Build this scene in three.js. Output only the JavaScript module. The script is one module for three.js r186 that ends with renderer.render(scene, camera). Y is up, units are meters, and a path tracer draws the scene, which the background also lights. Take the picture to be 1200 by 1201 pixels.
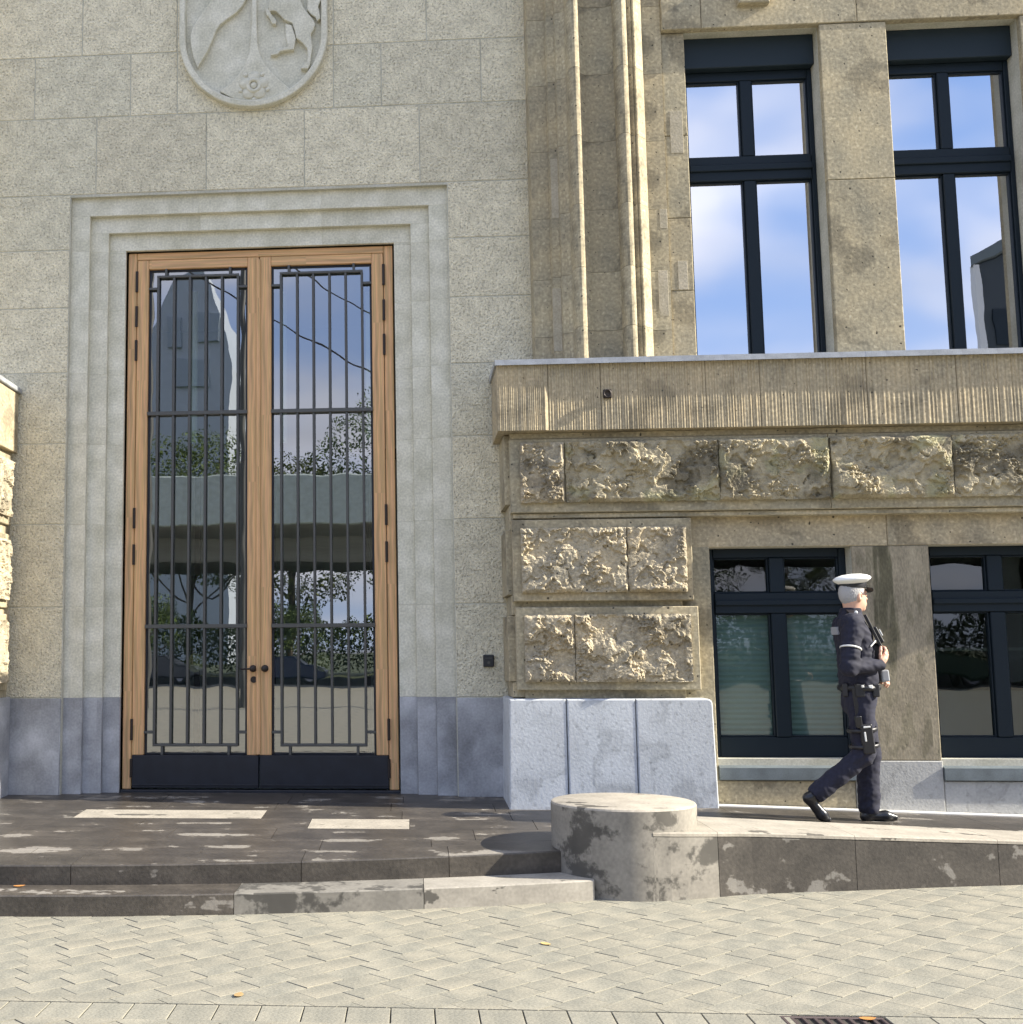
import * as THREE from 'three';
import { mergeGeometries, mergeVertices, toCreasedNormals } from 'three/addons/utils/BufferGeometryUtils.js';
import { RoundedBoxGeometry } from 'three/addons/geometries/RoundedBoxGeometry.js';

// ------------------------------------------------------------------ camera
// metres; y = 0 is the platform at the foot of the door wall, z = 0 the face of the door wall
const FOC = 1420, CX = 370.8, CY = 600, YAW = 0.0783006, PITCH = 0.1149017, ROLL = -0.0051863;
const CAM = new THREE.Vector3(0, 1.262, 10.82);
const scene = new THREE.Scene();
const camera = new THREE.PerspectiveCamera(2 * Math.atan(600.5 / FOC) * 180 / Math.PI, 1200 / 1201, 0.1, 3000);
camera.position.copy(CAM);
camera.rotation.set(PITCH, YAW, ROLL, 'YXZ');
camera.setViewOffset(1200, 1201, 600 - CX, 600.5 - CY, 1200, 1201);
camera.updateMatrixWorld(true);
const RM = new THREE.Matrix4().extractRotation(camera.matrixWorld);
const ray = (u, v) => new THREE.Vector3((u - CX) / FOC, -(v - CY) / FOC, -1).applyMatrix4(RM);
const onZ = (u, v, z) => { const d = ray(u, v); return d.multiplyScalar((z - CAM.z) / d.z).add(CAM); };   // pixel -> point on an upright plane
const onY = (u, v, y) => { const d = ray(u, v); return d.multiplyScalar((y - CAM.y) / d.y).add(CAM); };   // pixel -> point on a level plane
const behind = (u, v, Z, zg = -0.2) => { const p = onZ(u, v, 2 * zg - Z); p.z = Z; return p; };           // mirrored in a pane at zg, a thing standing at Z

// ------------------------------------------------------------------ noise
const v3 = (x, y, z) => new THREE.Vector3(x, y, z);
function rng(seed) { let s = seed >>> 0 || 1; return () => { s = (s + 0x6D2B79F5) >>> 0; let t = Math.imul(s ^ (s >>> 15), 1 | s); t ^= t + Math.imul(t ^ (t >>> 7), 61 | t); return ((t ^ (t >>> 14)) >>> 0) / 4294967296; }; }
function hash(x, y, z = 0) { let h = Math.imul(x, 374761393) ^ Math.imul(y, 668265263) ^ Math.imul(z, 2147483647 ^ 0x5bd1e995); h = Math.imul(h ^ (h >>> 13), 1274126177); h ^= h >>> 16; h = Math.imul(h, 2246822519); return ((h ^ (h >>> 13)) >>> 0) / 4294967296; }
const fade = (t) => t * t * t * (t * (t * 6 - 15) + 10), mix = (a, b, t) => a + (b - a) * t;
const sstep = (a, b, x) => { const t = Math.min(1, Math.max(0, (x - a) / (b - a))); return t * t * (3 - 2 * t); };
const G8 = [...Array(16)].map((_, i) => [Math.cos(i * Math.PI / 8), Math.sin(i * Math.PI / 8)]);
const GX = G8.map((q) => q[0]), GY = G8.map((q) => q[1]);
function gh(x, y, z) { let h = Math.imul(x, 374761393) ^ Math.imul(y, 668265263) ^ Math.imul(z, 1013904223); h = Math.imul(h ^ (h >>> 13), 1274126177); h ^= h >>> 16; h = Math.imul(h, 2246822519); return (h ^ (h >>> 13)) >>> 28; }
function gn(x, y, per, seed) {                                       // gradient noise, tiling every per cells
  let x0 = Math.floor(x), y0 = Math.floor(y); const fx = x - x0, fy = y - y0; let x1 = x0 + 1, y1 = y0 + 1;
  if (per) { x0 = ((x0 % per) + per) % per; y0 = ((y0 % per) + per) % per; x1 = ((x1 % per) + per) % per; y1 = ((y1 % per) + per) % per; }
  const a = gh(x0, y0, seed), b = gh(x1, y0, seed), c = gh(x0, y1, seed), d = gh(x1, y1, seed), u = fx * fx * fx * (fx * (fx * 6 - 15) + 10), v = fy * fy * fy * (fy * (fy * 6 - 15) + 10);
  const A = GX[a] * fx + GY[a] * fy, B = GX[b] * (fx - 1) + GY[b] * fy, C = GX[c] * fx + GY[c] * (fy - 1), D = GX[d] * (fx - 1) + GY[d] * (fy - 1);
  const p = A + (B - A) * u, q = C + (D - C) * u; return 1.5 * (p + (q - p) * v);
}
function fbm(x, y, oct = 4, per = 0, seed = 0, gain = 0.5) { let s = 0, a = 1, n = 0; for (let o = 0; o < oct; o++) { s += a * gn(x, y, per, seed + o * 17); n += a; a *= gain; x *= 2; y *= 2; per *= 2; } return s / n * 1.4; }
const clamp = (v, a = 0, b = 1) => Math.min(b, Math.max(a, v));
function tex(n, fn, srgb, rx = 1, ry = rx) {                         // fn(u, v) in 0..1 -> grey or [r, g, b]; one tile is rx by ry metres
  const d = new Uint8Array(n * n * 4);
  for (let j = 0; j < n; j++) for (let i = 0; i < n; i++) { const c = fn(i / n, j / n), o = (j * n + i) * 4, g = typeof c === 'number'; for (let k = 0; k < 3; k++) d[o + k] = clamp(g ? c : c[k]) * 255; d[o + 3] = 255; }
  const t = new THREE.DataTexture(d, n, n, THREE.RGBAFormat);
  t.wrapS = t.wrapT = THREE.RepeatWrapping; t.magFilter = THREE.LinearFilter; t.minFilter = THREE.LinearMipmapLinearFilter; t.generateMipmaps = true;
  if (srgb) t.colorSpace = THREE.SRGBColorSpace;
  t.repeat.set(1 / rx, 1 / ry); t.needsUpdate = true; return t;
}

// ------------------------------------------------------------------ sky, sun, exposure
const SUN_EL = 31 * Math.PI / 180, SUN_AZ = 5.5 * Math.PI / 180;     // low along the facade, from the right
const sunDir = new THREE.Vector3(Math.cos(SUN_EL) * Math.cos(SUN_AZ), Math.sin(SUN_EL), Math.cos(SUN_EL) * Math.sin(SUN_AZ));
{
  const w = 1024, h = 512, d = new Float32Array(w * h * 4);
  for (let j = 0; j < h; j++) for (let i = 0; i < w; i++) {
    const el = ((j + 0.5) / h - 0.5) * Math.PI, az = (i + 0.5) / w * 2 * Math.PI, e = Math.max(0, Math.sin(el));
    const k = Math.pow(1 - e, 3.2);
    let r = mix(0.115, 0.46, k), g = mix(0.265, 0.60, k), b = mix(0.66, 0.86, k);
    // cloud sheet seen in perspective: a plane overhead
    const t = 1 / (e + 0.16), px = Math.cos(az) * Math.cos(el) * t, pz = Math.sin(az) * Math.cos(el) * t;
    const wv = fbm(px * 0.7 + 3, pz * 0.7 + 1, 3, 0, 91), n = fbm(px * 0.95 + 0.55 * wv + 7.3, pz * 1.25 + 2.1, 6, 0, 41, 0.52);
    const cov = sstep(-0.5, 0.38, n) * sstep(-0.02, 0.06, el), sh = 0.82 + 0.2 * fbm(px * 2 + 9, pz * 2, 3, 0, 77);
    r = mix(r, 0.86 * sh, cov * 0.85); g = mix(g, 0.92 * sh, cov * 0.85); b = mix(b, 1.06 * sh, cov * 0.85);
    if (el < 0) { r = 0.24; g = 0.23; b = 0.21; }
    const o = (j * w + i) * 4; r *= 0.88; g *= 0.82; b *= 0.77; d[o] = r; d[o + 1] = g; d[o + 2] = b; d[o + 3] = 1;
  }
  const sky = new THREE.DataTexture(d, w, h, THREE.RGBAFormat, THREE.FloatType);
  sky.mapping = THREE.EquirectangularReflectionMapping; sky.magFilter = sky.minFilter = THREE.LinearFilter; sky.needsUpdate = true;
  scene.background = sky; scene.environment = sky;
  scene.backgroundIntensity = scene.environmentIntensity = 1.0;
}
const sun = new THREE.DirectionalLight(new THREE.Color(1, 0.93, 0.80), 5);
sun.position.copy(sunDir).multiplyScalar(60).add(new THREE.Vector3(0, 0, 3)); sun.target.position.set(0, 0, 3);
sun.castShadow = true; sun.shadow.mapSize.set(4096, 4096); sun.shadow.bias = -0.0004;
Object.assign(sun.shadow.camera, { left: -25, right: 25, top: 25, bottom: -25, near: 1, far: 140 });
scene.add(sun, sun.target);
const renderer = new THREE.WebGLRenderer({ antialias: true });
renderer.toneMapping = THREE.LinearToneMapping; renderer.toneMappingExposure = 2.45;
renderer.shadowMap.enabled = true; renderer.shadowMap.type = THREE.PCFSoftShadowMap;

// ------------------------------------------------------------------ builders
const names = {};
const numbered = (n) => { const k = (names[n] = (names[n] ?? -1) + 1); return k ? n + '_' + String(k).padStart(3, '0') : n; };
function mesh(name, geo, mat, parent) { const m = new THREE.Mesh(geo, mat); m.name = name; m.castShadow = m.receiveShadow = true; parent.add(m); return m; }
function group(name, parent) { const g = new THREE.Group(); g.name = parent === scene ? numbered(name) : name; parent.add(g); return g; }
function thing(name, label, category, grp) { const g = group(name, scene); g.userData = { label, category }; if (grp) g.userData.group = grp; return g; }
function structure(name, label, category) { const g = thing(name, label, category); g.userData.kind = 'structure'; return g; }
const lin = (r, g, b) => new THREE.Color().setRGB(r, g, b);
const std = (c, o = {}) => new THREE.MeshStandardMaterial({ color: c, roughness: 0.9, ...o });
function geoFrom(tris, uvScaleOff = [0, 0]) {                        // list of [a, b, c] vertex arrays -> flat-shaded geometry, uv in metres by facing
  const p = new Float32Array(tris.length * 9), uv = new Float32Array(tris.length * 6), n = new Float32Array(tris.length * 9);
  const A = new THREE.Vector3(), B = new THREE.Vector3(), C = new THREE.Vector3(), N = new THREE.Vector3(), E = new THREE.Vector3();
  tris.forEach((t, i) => {
    A.fromArray(t[0]); B.fromArray(t[1]); C.fromArray(t[2]); N.subVectors(B, A).cross(E.subVectors(C, A)).normalize();
    const ax = Math.abs(N.x), ay = Math.abs(N.y), az = Math.abs(N.z);
    t.forEach((q, k) => {
      p.set(q, i * 9 + k * 3); n.set([N.x, N.y, N.z], i * 9 + k * 3);
      const s = az >= ax && az >= ay ? [q[0], q[1]] : ay >= ax ? [q[0], q[2]] : [q[2], q[1]];
      uv[i * 6 + k * 2] = s[0] + uvScaleOff[0]; uv[i * 6 + k * 2 + 1] = s[1] + uvScaleOff[1];
    });
  });
  const g = new THREE.BufferGeometry();
  g.setAttribute('position', new THREE.BufferAttribute(p, 3)); g.setAttribute('normal', new THREE.BufferAttribute(n, 3)); g.setAttribute('uv', new THREE.BufferAttribute(uv, 2));
  return g;
}
const quad = (a, b, c, d) => [[a, b, c], [a, c, d]];
let uvSeed = 0;
function block(x0, x1, y0, y1, z0, z1, c = 0.006, back = false) {     // dressed block, its front (+z) edges chamfered
  const T = [], o = [hash(++uvSeed, 5) * 7, hash(uvSeed, 9) * 7];
  const F = [[x0 + c, y0 + c, z1], [x1 - c, y0 + c, z1], [x1 - c, y1 - c, z1], [x0 + c, y1 - c, z1]], M = [[x0, y0, z1 - c], [x1, y0, z1 - c], [x1, y1, z1 - c], [x0, y1, z1 - c]], B = [[x0, y0, z0], [x1, y0, z0], [x1, y1, z0], [x0, y1, z0]];
  T.push(...quad(F[0], F[1], F[2], F[3]));
  for (let i = 0; i < 4; i++) { const j = (i + 1) % 4; T.push(...quad(M[i], M[j], F[j], F[i]), ...quad(B[i], B[j], M[j], M[i])); }
  if (back) T.push(...quad(B[3], B[2], B[1], B[0]));
  return geoFrom(T, o);
}
function cbox(w, h, d, c = 0.004) {                                  // box chamfered on all edges, centred
  const T = [], a = w / 2, b = h / 2, e = d / 2;
  const P = (sx, sy, sz, k) => [sx * (a - (k === 0 ? 0 : c)), sy * (b - (k === 1 ? 0 : c)), sz * (e - (k === 2 ? 0 : c))];
  const S = [-1, 1];
  for (const s of S) {
    let q = [P(s, -1, -1, 0), P(s, 1, -1, 0), P(s, 1, 1, 0), P(s, -1, 1, 0)]; T.push(...(s > 0 ? quad(...q) : quad(...q.reverse())));
    q = [P(-1, s, -1, 1), P(-1, s, 1, 1), P(1, s, 1, 1), P(1, s, -1, 1)]; T.push(...(s > 0 ? quad(...q) : quad(...q.reverse())));
    q = [P(-1, -1, s, 2), P(1, -1, s, 2), P(1, 1, s, 2), P(-1, 1, s, 2)]; T.push(...(s > 0 ? quad(...q) : quad(...q.reverse())));
  }
  const fix = (tri) => { const [p, q, r] = tri, m = [0, 1, 2].map((i) => p[i] + q[i] + r[i]); const n = [(q[1] - p[1]) * (r[2] - p[2]) - (q[2] - p[2]) * (r[1] - p[1]), (q[2] - p[2]) * (r[0] - p[0]) - (q[0] - p[0]) * (r[2] - p[2]), (q[0] - p[0]) * (r[1] - p[1]) - (q[1] - p[1]) * (r[0] - p[0])]; return n[0] * m[0] / w + n[1] * m[1] / h + n[2] * m[2] / d >= 0 ? tri : [p, r, q]; };
  for (const s of S) for (const t of S) {
    T.push(...quad(P(s, t, -1, 0), P(s, t, 1, 0), P(s, t, 1, 1), P(s, t, -1, 1)).map(fix), ...quad(P(s, -1, t, 0), P(s, 1, t, 0), P(s, 1, t, 2), P(s, -1, t, 2)).map(fix), ...quad(P(-1, s, t, 1), P(1, s, t, 1), P(1, s, t, 2), P(-1, s, t, 2)).map(fix));
    for (const r of S) T.push(fix([P(s, t, r, 0), P(s, t, r, 1), P(s, t, r, 2)]));
  }
  return geoFrom(T, [hash(++uvSeed, 3) * 5, hash(uvSeed, 4) * 5]);
}
const cboxAt = (x0, x1, y0, y1, z0, z1, c = 0.004) => cbox(x1 - x0, y1 - y0, z1 - z0, c).translate((x0 + x1) / 2, (y0 + y1) / 2, (z0 + z1) / 2);
function tube(pts, r, seg = 8, n = 0) { const v = pts.map((p) => new THREE.Vector3(...p)); const curve = v.length === 2 ? new THREE.LineCurve3(v[0], v[1]) : new THREE.CatmullRomCurve3(v); return new THREE.TubeGeometry(curve, n || Math.max(1, (v.length - 1) * 4), r, seg, false); }
function shapeOf(pts) { const s = new THREE.Shape(); pts.forEach(([x, y], i) => i ? s.lineTo(x, y) : s.moveTo(x, y)); s.closePath(); return s; }
function extr(pts, depth, bevel = 0) { const s = pts.isShape || pts.getPoints ? pts : shapeOf(pts); return new THREE.ExtrudeGeometry(s, { depth: depth - bevel, bevelEnabled: bevel > 0, bevelThickness: bevel, bevelSize: bevel, bevelOffset: -bevel, bevelSegments: 1, curveSegments: 10 }); }
function wallWithHoles(x0, x1, y0, y1, holes, z0, z1) {               // a wall of real thickness with openings
  const s = shapeOf([[x0, y0], [x1, y0], [x1, y1], [x0, y1]]);
  for (const [a, b, c, d] of holes) s.holes.push(new THREE.Path([[a, c], [a, d], [b, d], [b, c]].map((q) => new THREE.Vector2(...q))));
  const g = new THREE.ExtrudeGeometry(s, { depth: z1 - z0, bevelEnabled: false }); g.translate(0, 0, z0); return g;
}

// ------------------------------------------------------------------ textures and materials
const T = {};
const bushH = (u, v) => { const a = gn(u * 42, v * 42, 42, 1), b = gn(u * 84, v * 84, 84, 2), c = gn(u * 23, v * 23, 23, 3), d = gn(u * 150, v * 150, 150, 6); return 0.42 * a + 0.34 * b + 0.24 * c + 0.2 * d - 0.7 * sstep(0.35, 0.6, gn(u * 55, v * 55, 55, 11)); };
T.bush = tex(512, (u, v) => 0.55 + 0.5 * bushH(u, v), false, 0.9);
T.bushCol = tex(512, (u, v) => { const a = bushH(u, v), m = fbm(u * 5, v * 5, 4, 5, 21), f = gn(u * 120, v * 120, 120, 2); const k = 0.87 + 0.17 * clamp(a, -1, 1) + 0.07 * m + 0.04 * f; return [k, k * 0.985, k * 0.955]; }, true, 0.9);
T.fine = tex(512, (u, v) => 0.5 + 0.3 * fbm(u * 40, v * 40, 4, 40, 7) + 0.2 * gn(u * 200, v * 200, 200, 9), false, 0.8);
T.fineCol = tex(512, (u, v) => { const m = fbm(u * 6, v * 6, 5, 6, 31), f = fbm(u * 70, v * 70, 2, 70, 12); const k = 0.88 + 0.09 * m + 0.07 * f; return [k, k, k * (0.985 + 0.02 * m)]; }, true, 1.3);
const pit = (u, v, s, th) => { const n = gn(u * s, v * s, s, 55) * 0.75 + gn(u * s * 2, v * s * 2, s * 2, 56) * 0.35; return sstep(th, th + 0.12, n); };
T.tuffCol = tex(1024, (u, v) => { const m = fbm(u * 5, v * 5, 5, 5, 61), f = fbm(u * 60, v * 60, 3, 60, 62), s = sstep(0.22, 0.5, fbm(u * 3 + 0.4 * m, v * 3, 5, 3, 64)), p = pit(u, v, 34, 0.62), q = sstep(0.45, 0.6, gn(u * 44, v * 44, 44, 70)); let k = 0.86 + 0.12 * m + 0.12 * f; k *= 1 - 0.16 * s; k *= 1 - 0.55 * p; k += 0.10 * q; return [k, k * (0.985 - 0.02 * m), k * (0.95 - 0.05 * m)]; }, true, 1.6);
T.tuff = tex(1024, (u, v) => 0.55 + 0.22 * fbm(u * 50, v * 50, 4, 50, 65) - 0.5 * pit(u, v, 34, 0.62), false, 1.6);
T.slateCol = tex(512, (u, v) => { const m = fbm(u * 4, v * 4, 5, 4, 81), w = fbm(u * 7 + 1.3 * m, v * 2.2, 4, 0, 82), f = fbm(u * 90, v * 90, 2, 90, 83); const ww = mix(w, fbm(u * 7, v * 7, 4, 7, 84), 0.6), k = 0.80 + 0.16 * m + 0.15 * ww + 0.05 * f; return [k, k * 1.01, k * 1.03]; }, true, 1.7);
T.paleCol = tex(512, (u, v) => { const m = fbm(u * 4, v * 4, 5, 4, 281), w = sstep(0.0, 0.6, fbm(u * 9 + 1.5 * m, v * 6, 5, 0, 282)), f = fbm(u * 90, v * 90, 2, 90, 283), sp = sstep(0.5, 0.62, gn(u * 40, v * 40, 40, 284)); const k = 0.92 + 0.05 * m - 0.10 * w + 0.04 * f - 0.08 * sp; return [k, k * 1.0, k * 1.005]; }, true, 1.9);
T.wavy = tex(256, (u, v) => 0.5 + 0.5 * fbm(u * 3, v * 3, 2, 3, 401), false, 1.1);
const dryness = (u, v) => 0.62 * fbm(u * 3 + 0.3 * fbm(u * 11, v * 11, 3, 11, 103), v * 16, 5, 0, 101, 0.55) + 0.5 * fbm(u * 9, v * 9, 5, 9, 107, 0.6);
T.wetCol = tex(1024, (u, v) => { const d = dryness(u, v), s = sstep(0.29, 0.36, d), m = fbm(u * 14, v * 14, 4, 14, 104), f = fbm(u * 120, v * 120, 2, 120, 105); const a = 0.40 + 0.07 * m + 0.05 * f + 0.06 * sstep(-0.1, 0.25, d), b = 0.70 + 0.06 * m + 0.04 * f; const k = mix(a, b, s); return [k, k * mix(0.955, 0.98, s), k * mix(0.90, 0.945, s)]; }, true, 3.1);
T.kerbCol = tex(1024, (u, v) => { const d = 0.7 * fbm(u * 8, v * 8, 6, 8, 601, 0.62) + 0.4 * dryness(u, v), s = sstep(0.17, 0.27, d), m = fbm(u * 14, v * 14, 4, 14, 604), f = fbm(u * 120, v * 120, 2, 120, 605); const k = mix(0.44 + 0.08 * m + 0.05 * f, 0.72 + 0.06 * m, s); return [k, k * mix(0.955, 0.985, s), k * mix(0.89, 0.95, s)]; }, true, 3.1);
T.wetRough = tex(512, (u, v) => { const s = sstep(0.29, 0.36, dryness(u, v)); return 0.44 + 0.46 * s; }, false, 3.1);
T.dryCol = tex(1024, (u, v) => { const d = dryness(u + 0.37, v + 0.21), s = sstep(0.34, 0.40, d), m = fbm(u * 14, v * 14, 4, 14, 114), f = fbm(u * 120, v * 120, 2, 120, 115); const k = mix(0.84 + 0.08 * m + 0.05 * f, 0.50 + 0.05 * m, s); return [k, k * 0.98, k * 0.94]; }, true, 2.6);
T.blotCol = tex(1024, (u, v) => { const d = fbm(u * 9, v * 9, 6, 9, 501, 0.68) + 0.25 * fbm(u * 4, v * 4, 3, 4, 502), s = sstep(0.02, 0.30, d), m = fbm(u * 16, v * 16, 4, 16, 504), f = fbm(u * 120, v * 120, 2, 120, 505); const k = mix(0.80 + 0.08 * m + 0.05 * f, 0.50 + 0.07 * m, s); return [k, k * 0.985, k * 0.95]; }, true, 3.1);
T.paveCol = tex(512, (u, v) => { const m = fbm(u * 5, v * 5, 4, 5, 121), f = fbm(u * 90, v * 90, 3, 90, 122), g = gn(u * 160, v * 160, 160, 123); const k = 0.86 + 0.12 * m + 0.10 * f + 0.06 * g; return [k, k * (0.985 - 0.015 * m), k * (0.955 - 0.03 * m)]; }, true, 1.1);
T.wood = tex(512, (u, v) => { const a = fbm(u * 26, v * 2, 4, 0, 131), r = Math.sin(u * 70 + 5 * fbm(u * 5, v * 1.5, 3, 0, 132)), f = gn(u * 200, v * 10, 0, 133); const k = 0.84 + 0.10 * a + 0.05 * r + 0.06 * f; return [k, k * (0.965 - 0.02 * r), k * (0.91 - 0.03 * a)]; }, true, 0.5, 1.6);
T.metal = tex(256, (u, v) => { const k = 0.85 + 0.1 * fbm(u * 5, v * 5, 4, 5, 141) + 0.05 * gn(u * 60, v * 60, 60, 142); return [k, k, k]; }, true, 0.6);
T.rock = tex(512, (u, v) => 0.5 + 0.4 * fbm(u * 30, v * 30, 5, 30, 151, 0.6), false, 0.7);
// vertical run-off stains below the cornice, their edges broken up
const stain = (u, v, ax, w, seed) => sstep(0.35, 0.75, (1 - Math.abs(u - ax - 0.05 * fbm(v * 4, seed, 3, 0, seed)) / w) + 0.55 * fbm(u * 9, v * 3, 5, 0, seed + 3) - 0.12);
const tuffBase = (u, v) => { const m = fbm(u * 5, v * 5, 5, 0, 61), f = fbm(u * 50, v * 50, 3, 0, 62); return 0.86 + 0.12 * m + 0.12 * f; };
T.stainCol = tex(512, (u, v) => { let k = tuffBase(u, v); const s = Math.max(stain(u, v, 0.5, 0.30, 171) * sstep(0.25, 0.6, v + 0.2 * fbm(u * 6, v * 6, 3, 0, 9)), sstep(0.15, 0.4, fbm(u * 5, v * 5, 5, 0, 177)) * 0.35); k *= 1 - 0.34 * s; return [k * (1 - 0.02 * s), k * 0.985, k * (0.95 - 0.06 * s)]; }, true, 1);
T.mossCol = tex(512, (u, v) => { const m = fbm(u * 5, v * 5, 5, 5, 61), f = fbm(u * 50, v * 50, 3, 50, 62); let k = 0.88 + 0.12 * m + 0.10 * f; const s = sstep(0.0, 0.5, fbm(u * 4, v * 4, 5, 4, 181)), g = sstep(0.1, 0.45, fbm(u * 6, v * 6, 5, 6, 183)); k *= 1 - 0.30 * s; return [k * (1 - 0.03 * g), k * (0.985 - 0.005 * g), k * (0.93 - 0.05 * g)]; }, true, 1.9);

const variants = (n, base, spread, o) => [...Array(n)].map((_, i) => { const r = rng(i * 77 + Math.round(base[0] * 1000)); const f = 1 + spread * (r() - 0.5) * 2, t = 1 + spread * 0.35 * (r() - 0.5); return std(lin(base[0] * f * t, base[1] * f, base[2] * f / t), o); });
const M = {};
M.wall = variants(5, [0.87, 0.835, 0.675], 0.07, { map: T.bushCol, bumpMap: T.bush, bumpScale: 0.014 });
M.mortar = std(lin(0.62, 0.60, 0.51), { map: T.fineCol });
M.surround = variants(4, [0.80, 0.77, 0.645], 0.04, { map: T.fineCol, bumpMap: T.fine, bumpScale: 0.0015 });
M.shield = std(lin(0.79, 0.76, 0.64), { map: T.fineCol, bumpMap: T.fine, bumpScale: 0.0012 });
M.slate = variants(3, [0.56, 0.555, 0.545], 0.05, { map: T.slateCol, bumpMap: T.fine, bumpScale: 0.001, roughness: 0.6 });
M.tuff = variants(6, [0.50, 0.445, 0.32], 0.09, { map: T.tuffCol, bumpMap: T.tuff, bumpScale: 0.0025 });
M.tuffPale = std(lin(0.52, 0.46, 0.35), { map: T.fineCol, bumpMap: T.fine, bumpScale: 0.002 });
M.tuffWarm = variants(4, [0.56, 0.485, 0.345], 0.08, { map: T.tuffCol, bumpMap: T.tuff, bumpScale: 0.0025 });
M.rock = variants(4, [0.52, 0.46, 0.345], 0.07, { map: T.tuffCol, bumpMap: T.rock, bumpScale: 0.012 });
M.rockMoss = std(lin(0.50, 0.445, 0.335), { map: T.mossCol, bumpMap: T.rock, bumpScale: 0.012 });
M.plinth = variants(3, [0.64, 0.665, 0.67], 0.03, { map: T.paleCol, bumpMap: T.rock, bumpScale: 0.0014, roughness: 0.75 });
M.lead = std(lin(0.55, 0.57, 0.59), { roughness: 0.5, metalness: 0.3, map: T.metal });
M.frame = new THREE.MeshPhysicalMaterial({ color: lin(0.008, 0.015, 0.022), roughness: 0.5, specularIntensity: 0.45 });
M.casing = new THREE.MeshPhysicalMaterial({ color: lin(0.016, 0.026, 0.034), roughness: 0.55, specularIntensity: 0.5 });
M.wood = std(lin(0.84, 0.55, 0.29), { map: T.wood, roughness: 0.55 });
M.woodH = M.wood.clone(); M.woodH.map = T.wood.clone(); M.woodH.map.rotation = Math.PI / 2;
M.steel = std(lin(0.085, 0.085, 0.08), { roughness: 0.45, metalness: 0.3 });
M.iron = std(lin(0.03, 0.022, 0.018), { roughness: 0.5, metalness: 0.4 });
M.kick = std(lin(0.018, 0.022, 0.034), { roughness: 0.42, metalness: 0.2, map: T.metal });
M.glassUp = new THREE.MeshPhysicalMaterial({ color: lin(0.75, 0.82, 0.85), roughness: 0, transmission: 1, thickness: 0, ior: 9, bumpMap: T.wavy, bumpScale: 0.0002 });
M.glassLow = new THREE.MeshPhysicalMaterial({ color: lin(0.72, 0.84, 0.82), roughness: 0, transmission: 1, thickness: 0, ior: 1.75, bumpMap: T.wavy, bumpScale: 0.0006 });
M.glassDoor = new THREE.MeshPhysicalMaterial({ color: lin(0.55, 0.68, 0.66), roughness: 0, transmission: 1, thickness: 0, ior: 3.5, bumpMap: T.wavy, bumpScale: 0.00026 });
M.room = std(lin(0.45, 0.44, 0.41)); M.blind = std(lin(0.16, 0.20, 0.185), { roughness: 1 });
M.wet = variants(5, [0.44, 0.425, 0.40], 0.10, { map: T.wetCol, roughnessMap: T.wetRough, roughness: 1, bumpMap: T.fine, bumpScale: 0.0015 });
M.dry = variants(3, [0.49, 0.465, 0.42], 0.05, { map: T.dryCol, roughness: 0.9, bumpMap: T.fine, bumpScale: 0.0015 });
M.pave = variants(6, [0.33, 0.32, 0.268], 0.075, { map: T.paveCol, bumpMap: T.fine, bumpScale: 0.002, roughness: 0.95 });
M.sand = std(lin(0.06, 0.055, 0.045), { map: T.paveCol, roughness: 1 });
const pick = (arr, k) => arr[(hash(k, 77, arr.length) * arr.length) | 0];

// ================================================================== THE BUILDING
const bld = thing('building', 'grey and tan stone public building with tall wooden entrance door and dark framed windows', 'building');
const AX = -1.39;                                                     // door axis
const CRS = [-0.04, 0.855, 1.675, 2.432, 3.182, 3.849, 4.468, 5.025, 5.56, 6.32, 6.94, 7.62, 8.3, 9.0, 9.7, 10.4, 11.1, 11.8, 12.5, 13.2, 14];  // bed joints of the door wall
const XL = -3.6, XR = 1.35;

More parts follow.
